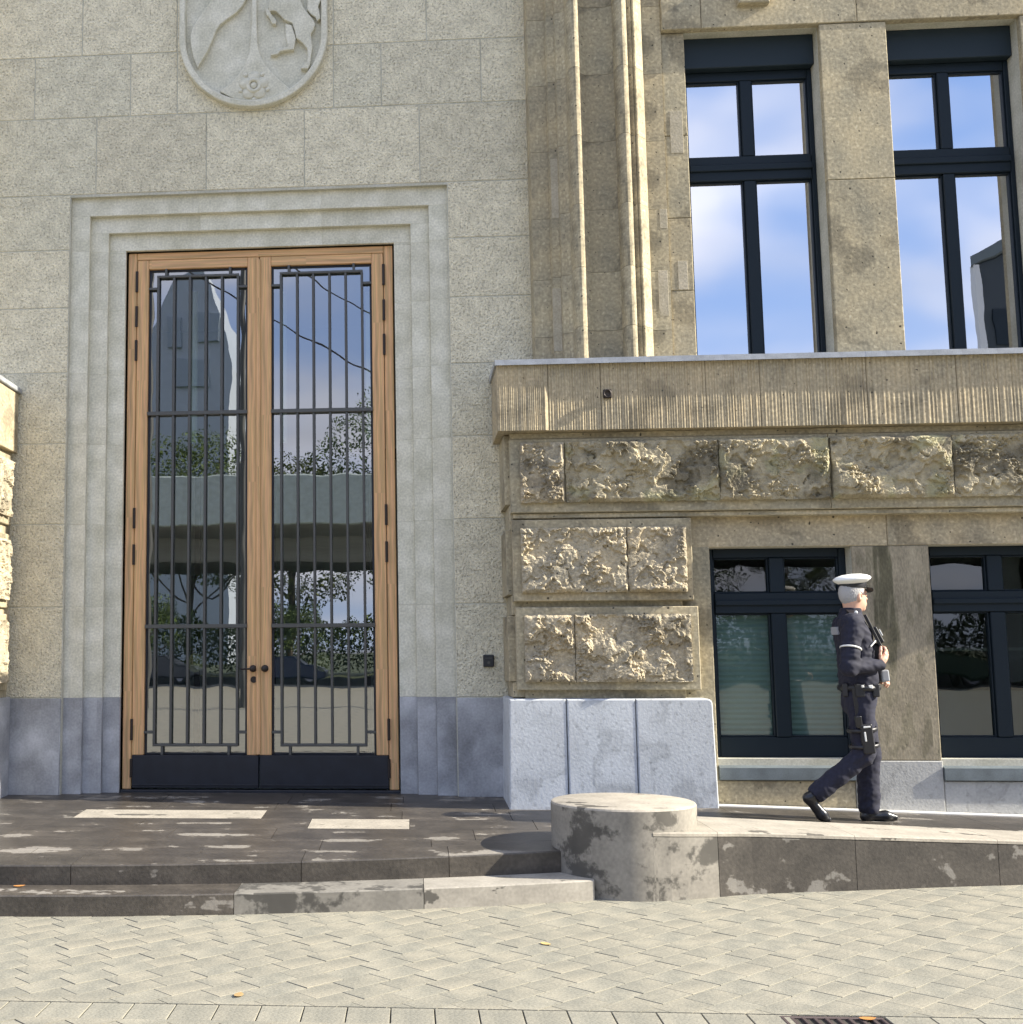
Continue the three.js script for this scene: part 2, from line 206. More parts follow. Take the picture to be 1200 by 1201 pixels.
// --- door wall: bush-hammered ashlar on a mortar core
{
  const w = group('door_wall', bld);
  mesh('mortar_core', wallWithHoles(XL - 1.0, XR, -0.3, 14, [[AX - 1.27, AX + 1.27, -0.29, 5.05]], -0.5, -0.19), M.mortar, w);
  mesh('mortar_bed', wallWithHoles(XL - 1.0, XR, -0.1, 14, [[AX - 1.768, AX + 1.768, -0.09, 5.538]], -0.19, -0.0045), M.mortar, w);
  const g = 0.0055, X = (u, v) => onZ(u, v, 0).x;
  const put = (x0, x1, k, mat) => mesh('stone_block', block(x0 + g, x1 - g, CRS[k] + g, CRS[k + 1] - g, -0.05, 0.0015 * (hash(k, Math.round(x0 * 100)) - 0.5) + 0.001, 0.004), mat, w);
  for (let k = 1; k <= 7; k++) {
    put(XL - 0.95, AX - 1.77, k, pick(M.wall, k * 3)); 
    put(AX + 1.77, XR - 0.02, k, pick(M.wall, k * 3 + 50));
  }
  const rows = { 8: [XL - 0.95, X(113, 185), X(242, 175), X(357, 170), X(492, 165), XR - 0.02], 9: [XL - 0.95, X(41, 105), X(153, 105), X(208, 100), X(391, 90), X(447, 85), X(564, 80), XR - 0.02], 10: [XL - 0.95, X(97, 30), X(208, 30), X(391, 30), X(500, 25), XR - 0.02], 11: [XL - 0.95, -3.1, -2.2, -0.7, 0.2, XR - 0.02] };
  for (let k = 12; k < CRS.length - 1; k++) rows[k] = [XL - 0.95, -2.4 + (k & 1) * 0.6, -0.9 + (k & 1) * 0.5, 0.2, XR - 0.02];
  for (const k in rows) for (let i = 0; i + 1 < rows[k].length; i++) put(rows[k][i], rows[k][i + 1], +k, pick(M.wall, i * 7 + k * 13));
  // base course: smooth bluish slabs
  for (const [a, b, i] of [[XL - 0.95, AX - 1.77, 1], [AX + 1.77, XR - 0.02, 2]]) mesh('base_slab', block(a + g, b - g, CRS[0], CRS[1] - g, -0.05, 0.012, 0.005), M.slate[i], w);
}
// --- stepped door surround, jamb stones course by course and three head stones per band
{
  const s = group('door_surround', bld);
  const bx = [1.77, 1.595, 1.425, 1.27], by = [5.54, 5.365, 5.21, 5.05];
  for (let b = 0; b < 3; b++) {
    const zf = -0.05 * (b + 1), zb = zf - 0.12;
    for (const sd of [-1, 1]) for (let k = 0; k < 8; k++) {
      const y0 = CRS[k], y1 = k === 7 ? by[b + 1] : CRS[k + 1], x0 = AX + sd * bx[b + 1], x1 = AX + sd * bx[b];
      if (y1 <= y0) continue;
      mesh(k ? 'jamb_stone' : 'base_slab', block(Math.min(x0, x1) + (sd < 0 ? 0 : 0.0005), Math.max(x0, x1), y0 + 0.0004, y1 - 0.0004, zb, zf, 0.0015), k ? pick(M.surround, b + k * 5 + sd) : M.slate[(b + (sd > 0 ? 1 : 0)) % 3], s);
    }
    const cuts = [-bx[b], -0.55, 0.6, bx[b]];
    for (let i = 0; i < 3; i++) mesh('head_stone', block(AX + cuts[i] + 0.0003, AX + cuts[i + 1] - 0.0003, by[b + 1], by[b] - 0.0005, zb, zf, 0.0015), pick(M.surround, i + b * 9), s);
  }
}
// --- double door: oak frame, two leaves, steel grille, glass
{
  const d = group('entrance_door', bld), ZF = -0.2;
  const P = (u, v, z = ZF) => onZ(u, v, z);
  const xo0 = AX - 1.255, xo1 = AX + 1.255, yt = 5.04, yb = 0.03;
  const xs = (u, z = ZF) => onZ(u, 600, z).x;                        // measured at mid height
  mesh('frame_jamb', cboxAt(xo0, xo0 + 0.085, yb, yt, -0.30, -0.20, 0.006), M.wood, d);
  mesh('frame_jamb', cboxAt(xo1 - 0.085, xo1, yb, yt, -0.30, -0.20, 0.006), M.wood, d);
  mesh('frame_head', cboxAt(xo0 + 0.086, xo1 - 0.086, yt - 0.07, yt, -0.30, -0.20, 0.006), M.woodH, d);
  mesh('threshold', cboxAt(xo0 - 0.012, xo1 + 0.012, -0.06, yb - 0.002, -0.30, -0.165, 0.005), M.kick, d);
  const leaf = (x0, x1, sd) => {
    const L = (n, g, m = M.wood) => mesh(n, g, m, d), st = 0.108, y1 = yt - 0.075, yk = 0.335, yr = y1 - 0.088, zf = -0.192, zb = -0.26;
    const a = x0 + 0.004, b = x1 - 0.004, gi0 = a + st, gi1 = b - st;
    L('door_stile', cboxAt(a, gi0, yk, y1, zb, zf, 0.005)); L('door_stile', cboxAt(gi1, b, yk, y1, zb, zf, 0.005));
    L('door_rail', cboxAt(gi0 + 0.001, gi1 - 0.001, yr, y1, zb, zf - 0.001, 0.004), M.woodH);
    L('kick_plate', cboxAt(a + 0.002, b - 0.002, yb + 0.012, yk - 0.002, zb, zf + 0.006, 0.004), M.kick);
    L('kick_lip', cboxAt(a + 0.002, b - 0.002, yb + 0.035, yb + 0.045, zf, zf + 0.014, 0.002), M.kick);
    L('glass_pane', pane(gi1 - gi0, yr - yk, sd * 3.3).translate((gi0 + gi1) / 2, (yr + yk) / 2, -0.238), M.glassDoor);
    for (const [q0, q1, r0, r1] of [[gi0, gi0 + 0.02, yk, yr], [gi1 - 0.02, gi1, yk, yr], [gi0 + 0.021, gi1 - 0.021, yr - 0.02, yr], [gi0 + 0.021, gi1 - 0.021, yk, yk + 0.02]]) L('glazing_bead', cboxAt(q0, q1, r0, r1, -0.25, -0.225, 0.003), M.kick);
    const zc = -0.205, w = 0.011, n = 6, in0 = gi0 + 0.092, in1 = gi1 - 0.092, rT = yr - 0.075, rB = yk + 0.088, h1 = P(300, 483, zc).y, h2 = P(300, 734, zc).y;
    const bars = [];
    for (let i = 0; i < n; i++) {
      const x = in0 + (in1 - in0) * i / (n - 1);
      for (const [p, q] of [[rB + w, h2 - 0.018], [h2 + 0.018, h1 - 0.018], [h1 + 0.018, rT - w]]) L('grille_bar', cboxAt(x - w, x + w, p, q, zc - 0.015, zc + 0.015, 0.003), M.steel);
    }
    for (const y of [h1, h2]) L('grille_crossbar', cboxAt(gi0 + 0.0005, gi1 - 0.0005, y - 0.018, y + 0.018, zc - 0.02, zc + 0.022, 0.003), M.steel);
    for (const y of [rT, rB]) {
      L('grille_rail', cboxAt(in0 - w, in1 + w, y - w, y + w, zc - 0.015, zc + 0.016, 0.003), M.steel);
      const s = y === rT ? 1 : -1, ye = s > 0 ? yr : yk;
      for (const x of [in0 + 0.075, in1 - 0.075]) L('grille_stub', cboxAt(x - w, x + w, Math.min(y + s * w, ye - 0 * s), Math.max(y + s * w, ye), zc - 0.015, zc + 0.015, 0.002), M.steel);
      const yy = y - s * 0.115;
      L('grille_stub', cboxAt(gi0, in0 - w, yy - w, yy + w, zc - 0.012, zc + 0.012, 0.002), M.steel); L('grille_stub', cboxAt(in1 + w, gi1, yy - w, yy + w, zc - 0.012, zc + 0.012, 0.002), M.steel);
    }
    const hx = sd < 0 ? x0 : x1;                                      // hinges on the outer edge
    for (const [v0, v1] of [[315, 339], [356, 380], [396, 420], [594, 618], [637, 661], [843, 868], [890, 912]]) {
      const ya = onZ(300, v0, ZF).y, yc = onZ(300, v1, ZF).y; L('hinge', new THREE.CylinderGeometry(0.013, 0.013, ya - yc, 10).translate(hx, (ya + yc) / 2, zf + 0.006), M.iron);
    }
    const kx = sd < 0 ? b - 0.05 : a + 0.05, ky = onZ(300, 784, ZF).y;
    const rose = new THREE.LatheGeometry([[0, 0], [0.032, 0], [0.032, 0.006], [0.012, 0.009], [0.012, 0.032], [0.026, 0.04], [0.03, 0.054], [0.022, 0.066], [0, 0.07]].map((q) => new THREE.Vector2(...q)), 16).rotateX(Math.PI / 2);
    L('door_knob', rose.clone().translate(kx, ky, zf), M.iron);
    if (sd < 0) { L('lever_handle', tube([[kx, ky, zf + 0.05], [kx - 0.05, ky - 0.004, zf + 0.055], [kx - 0.11, ky - 0.006, zf + 0.05]], 0.008), M.iron); L('keyhole_plate', new THREE.CylinderGeometry(0.03, 0.03, 0.008, 18).rotateX(Math.PI / 2).translate(kx + 0.005, ky - 0.1, zf + 0.003), M.iron); }
    const ey = onZ(300, 777, -0.25).y; L('glass_emblem', new THREE.CylinderGeometry(0.07, 0.07, 0.003, 24).scale(1, 1, 1.25).rotateX(Math.PI / 2).translate((gi0 + gi1) / 2 - 0.01, ey, -0.246), std(lin(0.30, 0.24, 0.12)));
  };
  leaf(xo0 + 0.086, AX, -1); leaf(AX, xo1 - 0.086, 1);
  mesh('astragal', cboxAt(AX - 0.028, AX + 0.012, 0.34, yt - 0.1, -0.191, -0.178, 0.005), M.wood, d);
}
// --- vestibule behind the door
{
  const r = group('vestibule', bld), x0 = AX - 2.2, x1 = AX + 2.4, y1 = 5.6, zb = -5;
  mesh('room_floor', new THREE.BoxGeometry(x1 - x0, 0.1, 4.5).translate((x0 + x1) / 2, -0.06, (zb - 0.5) / 2), M.room, r);
  mesh('room_ceiling', new THREE.BoxGeometry(x1 - x0, 0.1, 4.5).translate((x0 + x1) / 2, y1, (zb - 0.5) / 2), M.room, r);
  mesh('room_wall', new THREE.BoxGeometry(x1 - x0, y1 + 0.2, 0.1).translate((x0 + x1) / 2, y1 / 2, zb), M.room, r);
  for (const x of [x0, x1]) mesh('room_wall', new THREE.BoxGeometry(0.1, y1 + 0.2, 4.6).translate(x, y1 / 2, (zb - 0.5) / 2), M.room, r);
  // inner glazed screen with dark posts, and three unlit tube pendants
  for (const x of [AX - 1.0, AX - 0.15, AX + 0.9]) mesh('screen_post', new THREE.BoxGeometry(0.06, 3.4, 0.06).translate(x, 1.7, -2.6), M.frame, r);
  mesh('screen_beam', new THREE.BoxGeometry(4.4, 0.12, 0.06).translate(AX + 0.1, 3.45, -2.6), M.frame, r);
  for (const u of [228, 332, 433]) { const a = onZ(u, 343, -1.0), b = onZ(u, 520, -1.0); mesh('pendant_tube', new THREE.CylinderGeometry(0.04, 0.04, a.y - b.y, 12).translate(a.x, (a.y + b.y) / 2, -1.0), std(lin(0.8, 0.76, 0.62), { roughness: 0.5 }), r); }
}
// --- carved coat of arms over the door
{
  const c = group('coat_of_arms', bld);
  const S = (x, y) => { const q = onZ(200 + x / 6, y / 6, 0.05); return [q.x, q.y]; };
  const m0 = onZ(297, 42, 0.05), R = (onZ(384, 36, 0.05).x - onZ(210, 36, 0.05).x) / 2, cx = onZ(297, 36, 0.05).x, cy = m0.y;
  const U = (r) => { const s = new THREE.Shape(); s.moveTo(cx - r, 8.05 - (R - r)); s.lineTo(cx - r, cy); s.absarc(cx, cy, r, Math.PI, 2 * Math.PI, false); s.lineTo(cx + r, 8.05 - (R - r)); s.closePath(); s.curveSegments = 24; return s; };
  const rim = U(R); rim.holes.push(new THREE.Path(U(R - 0.062).getPoints(24)));
  const ex = (s, z0, z1, bv = 0.006) => { const g = new THREE.ExtrudeGeometry(s, { depth: z1 - z0 - bv, bevelEnabled: true, bevelThickness: bv, bevelSize: bv, bevelOffset: -bv, bevelSegments: 2, curveSegments: 32 }); g.translate(0, 0, z0); return g; };
  mesh('shield_field', new THREE.ExtrudeGeometry(U(R - 0.03), { depth: 0.014, bevelEnabled: false, curveSegments: 32 }), M.shield, c);
  mesh('shield_rim', ex(rim, 0.001, 0.075, 0.012), M.shield, c);
  const sm = (pts) => { const v = pts.map((q) => new THREE.Vector2(...S(...q))); const s = new THREE.Shape(); s.moveTo(v[0].x, v[0].y); s.splineThru([...v.slice(1), v[0]]); return s; };
  const pl = (pts) => shapeOf(pts.map((q) => S(...q)));
  mesh('wave_band', ex(pl([[330, -60], [560, -60], [530, 0], [505, 45], [470, 85], [410, 130], [350, 175], [320, 220], [300, 275], [262, 360], [190, 478], [160, 400], [144, 330], [138, 262], [152, 200], [200, 115], [262, 40]]), 0.012, 0.058, 0.008), M.shield, c);
  mesh('parting', ex(pl([[573, -60], [607, -60], [609, 180], [612, 300], [626, 370], [645, 420], [690, 485], [745, 545], [845, 632], [790, 668], [700, 705], [590, 722], [480, 708], [400, 675], [348, 645], [420, 590], [462, 545], [505, 492], [536, 425], [556, 360], [567, 260], [572, 140]]), 0.012, 0.060, 0.006), M.shield, c);
  mesh('horse_body', ex(pl([[735, -60], [700, 20], [688, 62], [745, 85], [800, 140], [858, 168], [876, 225], [886, 272], [930, 305], [962, 345], [966, 400], [960, 440], [942, 452], [918, 486], [966, 488], [984, 455], [990, 400], [1000, 340], [992, 280], [988, 245], [1008, 210], [1020, 175], [1005, 140], [975, 105], [935, 55], [915, 0], [905, -60]]), 0.012, 0.064, 0.007), M.shield, c);
  mesh('horse_leg', ex(pl([[808, 172], [850, 178], [872, 235], [882, 275], [868, 350], [800, 357], [770, 366], [755, 384], [708, 392], [702, 382], [752, 355], [826, 330], [812, 262]]), 0.012, 0.060, 0.005), M.shield, c);
  mesh('horse_leg', ex(pl([[662, 58], [700, 72], [706, 96], [722, 118], [746, 145], [742, 172], [716, 170], [704, 145], [690, 118], [676, 108]]), 0.012, 0.060, 0.005), M.shield, c);
  mesh('horse_leg', ex(pl([[690, 62], [795, 66], [815, 48], [808, 72], [700, 80]]), 0.012, 0.062, 0.003), M.shield, c);
  mesh('horse_tail', ex(pl([[968, -60], [1066, -60], [1060, 0], [1040, 50], [1052, 100], [1056, 132], [1034, 152], [1020, 124], [985, 100], [962, 70]]), 0.012, 0.062, 0.006), M.shield, c);
  const [rx, ry] = S(588, 608), u = (S(688, 608)[0] - rx);
  for (let k = 0; k < 5; k++) { const a = Math.PI / 2 + k * 2 * Math.PI / 5; mesh('rose_petal', new THREE.SphereGeometry(u * 0.44, 14, 8).scale(1, 1, 0.3).translate(rx + Math.cos(a) * u * 0.62, ry + Math.sin(a) * u * 0.62, 0.062), M.shield, c); const e = a + Math.PI / 5; mesh('rose_sepal', new THREE.SphereGeometry(u * 0.16, 8, 6).scale(1, 1, 0.5).translate(rx + Math.cos(e) * u * 1.0, ry + Math.sin(e) * u * 1.0, 0.062), M.shield, c); }
  mesh('rose_ring', new THREE.TorusGeometry(u * 0.42, u * 0.15, 10, 26).scale(1, 1, 0.8).translate(rx, ry, 0.074), M.shield, c);
  mesh('rose_heart', new THREE.SphereGeometry(u * 0.24, 12, 8).scale(1, 1, 0.4).translate(rx, ry, 0.072), M.shield, c);
}

// ------------------------------------------------------------------ rusticated wing on the right
function rockFace(x0, x1, y0, y1, z0, amp, seed, cell = 0.008) {       // quarry-faced stone: broken terraces over a base height
  const nx = Math.max(4, Math.round((x1 - x0) / cell)), ny = Math.max(4, Math.round((y1 - y0) / cell)), id = [], pos = [], uv = [];
  const H = (x, y) => {
    const wx = x + 0.05 * fbm(x * 7, y * 7, 3, 0, seed + 5), wy = y + 0.05 * fbm(x * 7 + 9, y * 7, 3, 0, seed + 6);
    const big = fbm(wx * 2.1, wy * 2.6, 3, 0, seed), t = (big + 0.42 * fbm(wx * 9, wy * 9, 3, 0, seed + 2)) * 2.6 + 8, f = t - Math.floor(t);
    const terr = Math.floor(t) + sstep(0.0, 0.24, f) * 0.90 + 0.10 * f;
    const chip = sstep(0.12, 0.22, fbm(wx * 4, wy * 4, 3, 0, seed + 31)) * Math.abs(fbm(x * 24, y * 24, 3, 0, seed + 12));
    return amp * ((terr - 8) * 0.80 + 1.25 * chip + 0.10 * fbm(x * 45, y * 45, 2, 0, seed + 22));
  };
  for (let j = 0; j <= ny; j++) for (let i = 0; i <= nx; i++) {
    let x = x0 + (x1 - x0) * i / nx, y = y0 + (y1 - y0) * j / ny; const e = Math.min(x - x0, x1 - x, y - y0, y1 - y);
    const h = 0.040 + H(x, y) * sstep(-0.01, 0.03, e) - 0.014 * sstep(0.02, 0, e) * Math.abs(fbm(x * 12, y * 12, 3, 0, seed + 40)) * 2;
    if (e <= 1e-6) { const k = 0.006 * fbm(x * 14, y * 14, 3, 0, seed + 50); if (i === 0 || i === nx) x += k; if (j === 0 || j === ny) y += k; }
    pos.push(x, y, z0 + Math.max(0.006, h)); uv.push(x + seed, y + seed * 0.37);
  }
  const q = (i, j) => j * (nx + 1) + i;
  for (let j = 0; j < ny; j++) for (let i = 0; i < nx; i++) { if ((i + j) & 1) id.push(q(i, j), q(i + 1, j), q(i + 1, j + 1), q(i, j), q(i + 1, j + 1), q(i, j + 1)); else id.push(q(i, j), q(i + 1, j), q(i, j + 1), q(i + 1, j), q(i + 1, j + 1), q(i, j + 1)); }
  const rim = []; for (let i = 0; i < nx; i++) rim.push(q(i, 0)); for (let j = 0; j < ny; j++) rim.push(q(nx, j)); for (let i = nx; i > 0; i--) rim.push(q(i, ny)); for (let j = ny; j > 0; j--) rim.push(q(0, j));
  const b0 = pos.length / 3; for (const r of rim) { pos.push(pos[r * 3], pos[r * 3 + 1], z0 - 0.01); uv.push(uv[r * 2], uv[r * 2 + 1] + 0.05); }
  rim.forEach((r, k) => { const k2 = (k + 1) % rim.length; id.push(b0 + k, b0 + k2, rim[k2], b0 + k, rim[k2], r); });
  const g = new THREE.BufferGeometry(); g.setAttribute('position', new THREE.Float32BufferAttribute(pos, 3)); g.setAttribute('uv', new THREE.Float32BufferAttribute(uv, 2)); g.setIndex(id);
  const c = toCreasedNormals(g, 0.5); return c;
}
const WX0 = 0.83, WX1 = 8.6;                                          // the wing runs on to the right beyond the picture
const LOW = [[2.487, 3.635, 0.37, 2.105], [4.255, 5.40, 0.37, 2.105]], UPP = [[2.478, 3.628, 3.72, 6.70], [4.195, 5.315, 3.72, 6.70]];
{
  const w = group('ground_floor_wall', bld), t = M.tuff;
  mesh('wall_core', wallWithHoles(0.95, WX1, -0.3, 3.1, LOW, 0.08, 0.487), M.mortar, w);
  // dressed facing round the lower windows (z = 0.5), joints between the stones
  const B = (x0, x1, y0, y1, m, z = 0.5) => mesh('stone_block', block(x0 + 0.002, x1 - 0.002, y0 + 0.002, y1 - 0.002, 0.40, z + 0.002 * hash(Math.round(x0 * 99), Math.round(y0 * 99)), 0.005), m, w);
  const baseM = std(lin(0.50, 0.495, 0.46), { map: T.paleCol, bumpMap: T.fine, bumpScale: 0.002 });
  const lint = std(lin(0.42, 0.365, 0.265), { map: T.stainCol, bumpMap: T.tuff, bumpScale: 0.005 });
  B(2.2, 2.487, 0.2, 2.13, t[2]); B(2.2, 3.93, 2.105, 2.47, M.tuffWarm[0]); B(3.93, 5.66, 2.105, 2.47, M.tuffWarm[1]); B(5.66, WX1, 2.105, 2.47, t[1]);
  const pst = std(lin(0.40, 0.355, 0.27)); pst.map = T.stainCol.clone(); pst.map.repeat.set(1 / 0.62, 1 / 1.76); pst.map.offset.set(0.1, 0); pst.bumpMap = T.tuff; pst.bumpScale = 0.002;
  { const g = block(3.635 + 0.002, 4.255 - 0.002, 0.36, 2.103, 0.40, 0.502, 0.006); const p = g.attributes.position, uv = g.attributes.uv; for (let i = 0; i < p.count; i++) uv.setXY(i, p.getX(i) - 3.635, p.getY(i) - 0.36); mesh('window_pier', g, pst, w); }
  B(3.57, 4.255, -0.25, 0.358, baseM, 0.515);
  B(5.40, WX1, 0.2, 2.103, t[3]);
  B(2.30, 3.568, -0.15, 0.196, t[4]); B(4.257, 5.6, -0.25, 0.196, baseM, 0.508); B(5.6, WX1, -0.25, 0.196, baseM, 0.508);
  // lower sills, weathered metal sloping out
  for (const [a, b] of LOW) { const s = shapeOf([[0.32, 0.372], [0.54, 0.30], [0.54, 0.205], [0.515, 0.205], [0.515, 0.2], [0.32, 0.2]]); const g = new THREE.ExtrudeGeometry(s, { depth: b - a - 0.004, bevelEnabled: false }); g.rotateY(-Math.PI / 2); g.translate(b - 0.002, 0, 0); mesh('window_sill', g, std(lin(0.20, 0.235, 0.25), { roughness: 0.55, metalness: 0.2, map: T.metal }), w); }
}
{
  const w = group('rusticated_pier', bld), fl = M.tuff;
  const body = (x0, x1, y0, y1, z, m) => mesh('margin_block', block(x0, x1, y0, y1, 0.3, z, 0.006), m, w);
  body(0.93, 2.24, 0.86, 3.09, 0.555, fl[1]);                          // core seen in the joints
  body(0.845, 2.315, 1.665, 2.345, 0.635, fl[0]); body(0.86, 2.345, 0.935, 1.615, 0.635, fl[3]);
  body(0.84, 3.45, 2.405, 3.03, 0.632, fl[2]); body(3.454, 5.1, 2.405, 3.03, 0.632, fl[5]); body(5.104, WX1, 2.405, 3.03, 0.632, fl[4]);
  body(0.86, WX1, 2.36, 2.403, 0.60, fl[1]); body(0.85, WX1, 3.032, 3.088, 0.60, fl[4]);
  const R = [[0.915, 1.78, 1.735, 2.272, 11, 0.030, 0], [1.786, 2.262, 1.735, 2.272, 12, 0.030, 1], [0.925, 1.33, 1.0, 1.55, 13, 0.034, 2], [1.337, 2.275, 1.0, 1.55, 14, 0.032, 3],
    [0.922, 1.285, 2.487, 2.995, 15, 0.034, 1], [1.30, 2.55, 2.487, 2.995, 16, 0.036, 4], [2.556, 3.44, 2.487, 2.995, 17, 0.036, 4], [3.46, 4.42, 2.487, 2.995, 18, 0.038, 4], [4.426, 5.5, 2.487, 2.995, 19, 0.036, 4], [5.506, 7.0, 2.487, 2.995, 20, 0.036, 0]];
  for (const [x0, x1, y0, y1, s, a, m] of R) mesh('rock_faced_stone', rockFace(x0, x1, y0, y1, 0.634, a, s, x0 > 4.9 ? 0.014 : 0.008), m === 4 ? M.rockMoss : M.rock[m], w);
  // toothed return where the wing meets the door wall
  for (const [y0, y1, x] of [[0.87, 1.0, 0.83], [1.0, 1.55, 0.80], [1.55, 1.72, 0.835], [1.72, 2.27, 0.80], [2.27, 2.48, 0.835], [2.48, 3.08, 0.80]]) mesh('tooth_stone', block(x, 0.95, y0 + 0.003, y1 - 0.003, -0.01, 0.54, 0.005), pick(M.tuff, Math.round(y0 * 50)), w);
  // plinth of three slabs, rounded on top
  const plin = (x0, x1, i, rr) => {
    const s = new THREE.Shape(), y0 = -0.15, y1 = 0.865, r = 0.05; s.moveTo(x0, y0); s.lineTo(x1, y0); if (rr) { s.lineTo(x1 + (-0.02), y1 - r); s.quadraticCurveTo(x1 - 0.02, y1, x1 - 0.02 - r, y1); } else s.lineTo(x1, y1); s.lineTo(x0 + (i ? 0 : 0.02), y1); s.closePath();
    const g = new THREE.ExtrudeGeometry(s, { depth: 0.68, bevelEnabled: true, bevelThickness: 0.03, bevelSize: 0.012, bevelOffset: -0.012, bevelSegments: 4, curveSegments: 8 }); g.translate(0, 0, -0.012 + 0.004 * i); mesh('plinth_slab', g, M.plinth[i], w);
  };
  plin(0.765, 1.245, 0, false); plin(1.249, 1.80, 1, false); plin(1.803, 2.435, 2, true);
}
// --- cornice with combed face and lead flashing
{
  const w = group('cornice', bld);
  const stone = (x0, x1, sp, i, zf) => {                              // vertical tooling: each rib a shallow ridge
    const r = rng(i * 31 + 7), pts = [[x0, 0.05]]; let x = x0 + 0.004; pts.push([x0, zf - 0.006]);
    while (x < x1 - (i === 0 && x0 < 1 ? 0.034 : 0.012)) { const s = sp * (0.8 + 0.4 * r()), d = 0.006 * (0.6 + 0.6 * r()) * (sp / 0.02) ** 0.5; const e = 0.003 * r(); pts.push([x, zf - d - e], [x + s * 0.22, zf - e], [x + s * 0.45, zf - e - 0.0006]); x += s; }
    if (i === 0 && x0 < 1) pts.push([x1 - 0.026, zf], [x1, zf - 0.017], [x1, 0.05]); else pts.push([x1 - 0.003, zf - 0.004], [x1, zf - 0.008], [x1, 0.05]);
    const g = new THREE.ExtrudeGeometry(shapeOf(pts.map(([a, b]) => [a, -b])), { depth: 0.562, bevelEnabled: false }); g.rotateX(-Math.PI / 2); g.translate(0, 3.088, 0); mesh('cornice_stone', g, M.tuffWarm[i % 4], w);
  };
  stone(0.74, 1.162, 0.0155, 0, 0.735); stone(1.166, 1.60, 0.021, 1, 0.716); stone(1.604, 2.46, 0.021, 2, 0.720); stone(2.464, 2.90, 0.023, 3, 0.719); stone(2.904, 3.755, 0.026, 0, 0.721); stone(3.759, 4.47, 0.036, 1, 0.719); stone(4.474, 5.5, 0.03, 2, 0.722); stone(5.504, WX1, 0.04, 3, 0.720);
  const lx = [0.722, 1.62, 2.82, 3.755, 4.72, 6.2, WX1];
  for (let i = 0; i + 1 < lx.length; i++) { const k = i % 2 ? 0.0008 : 0; const s = shapeOf([[0.02, 3.652], [0.759, 3.652], [0.759, 3.642], [0.7625 + k, 3.642], [0.7625 + k, 3.688 + k], [0.02, 3.715 + k]]); const g = new THREE.ExtrudeGeometry(s, { depth: lx[i + 1] - lx[i] + (i % 2 ? 0.012 : -0.002), bevelEnabled: false }); g.rotateY(-Math.PI / 2); g.scale(1, 1, 1).translate(lx[i + 1] + (i % 2 ? 0.006 : 0), 0, 0); mesh('lead_flashing', g, M.lead, w); }
  const h = onZ(712, 462, 0.73); mesh('iron_ring', new THREE.TorusGeometry(0.028, 0.008, 8, 18).scale(1, 1.1, 1).translate(h.x, h.y, 0.745), M.iron, w);
  mesh('ring_bracket', cboxAt(h.x - 0.03, h.x + 0.04, h.y - 0.035, h.y + 0.04, 0.70, 0.731, 0.004), M.iron, w);
}
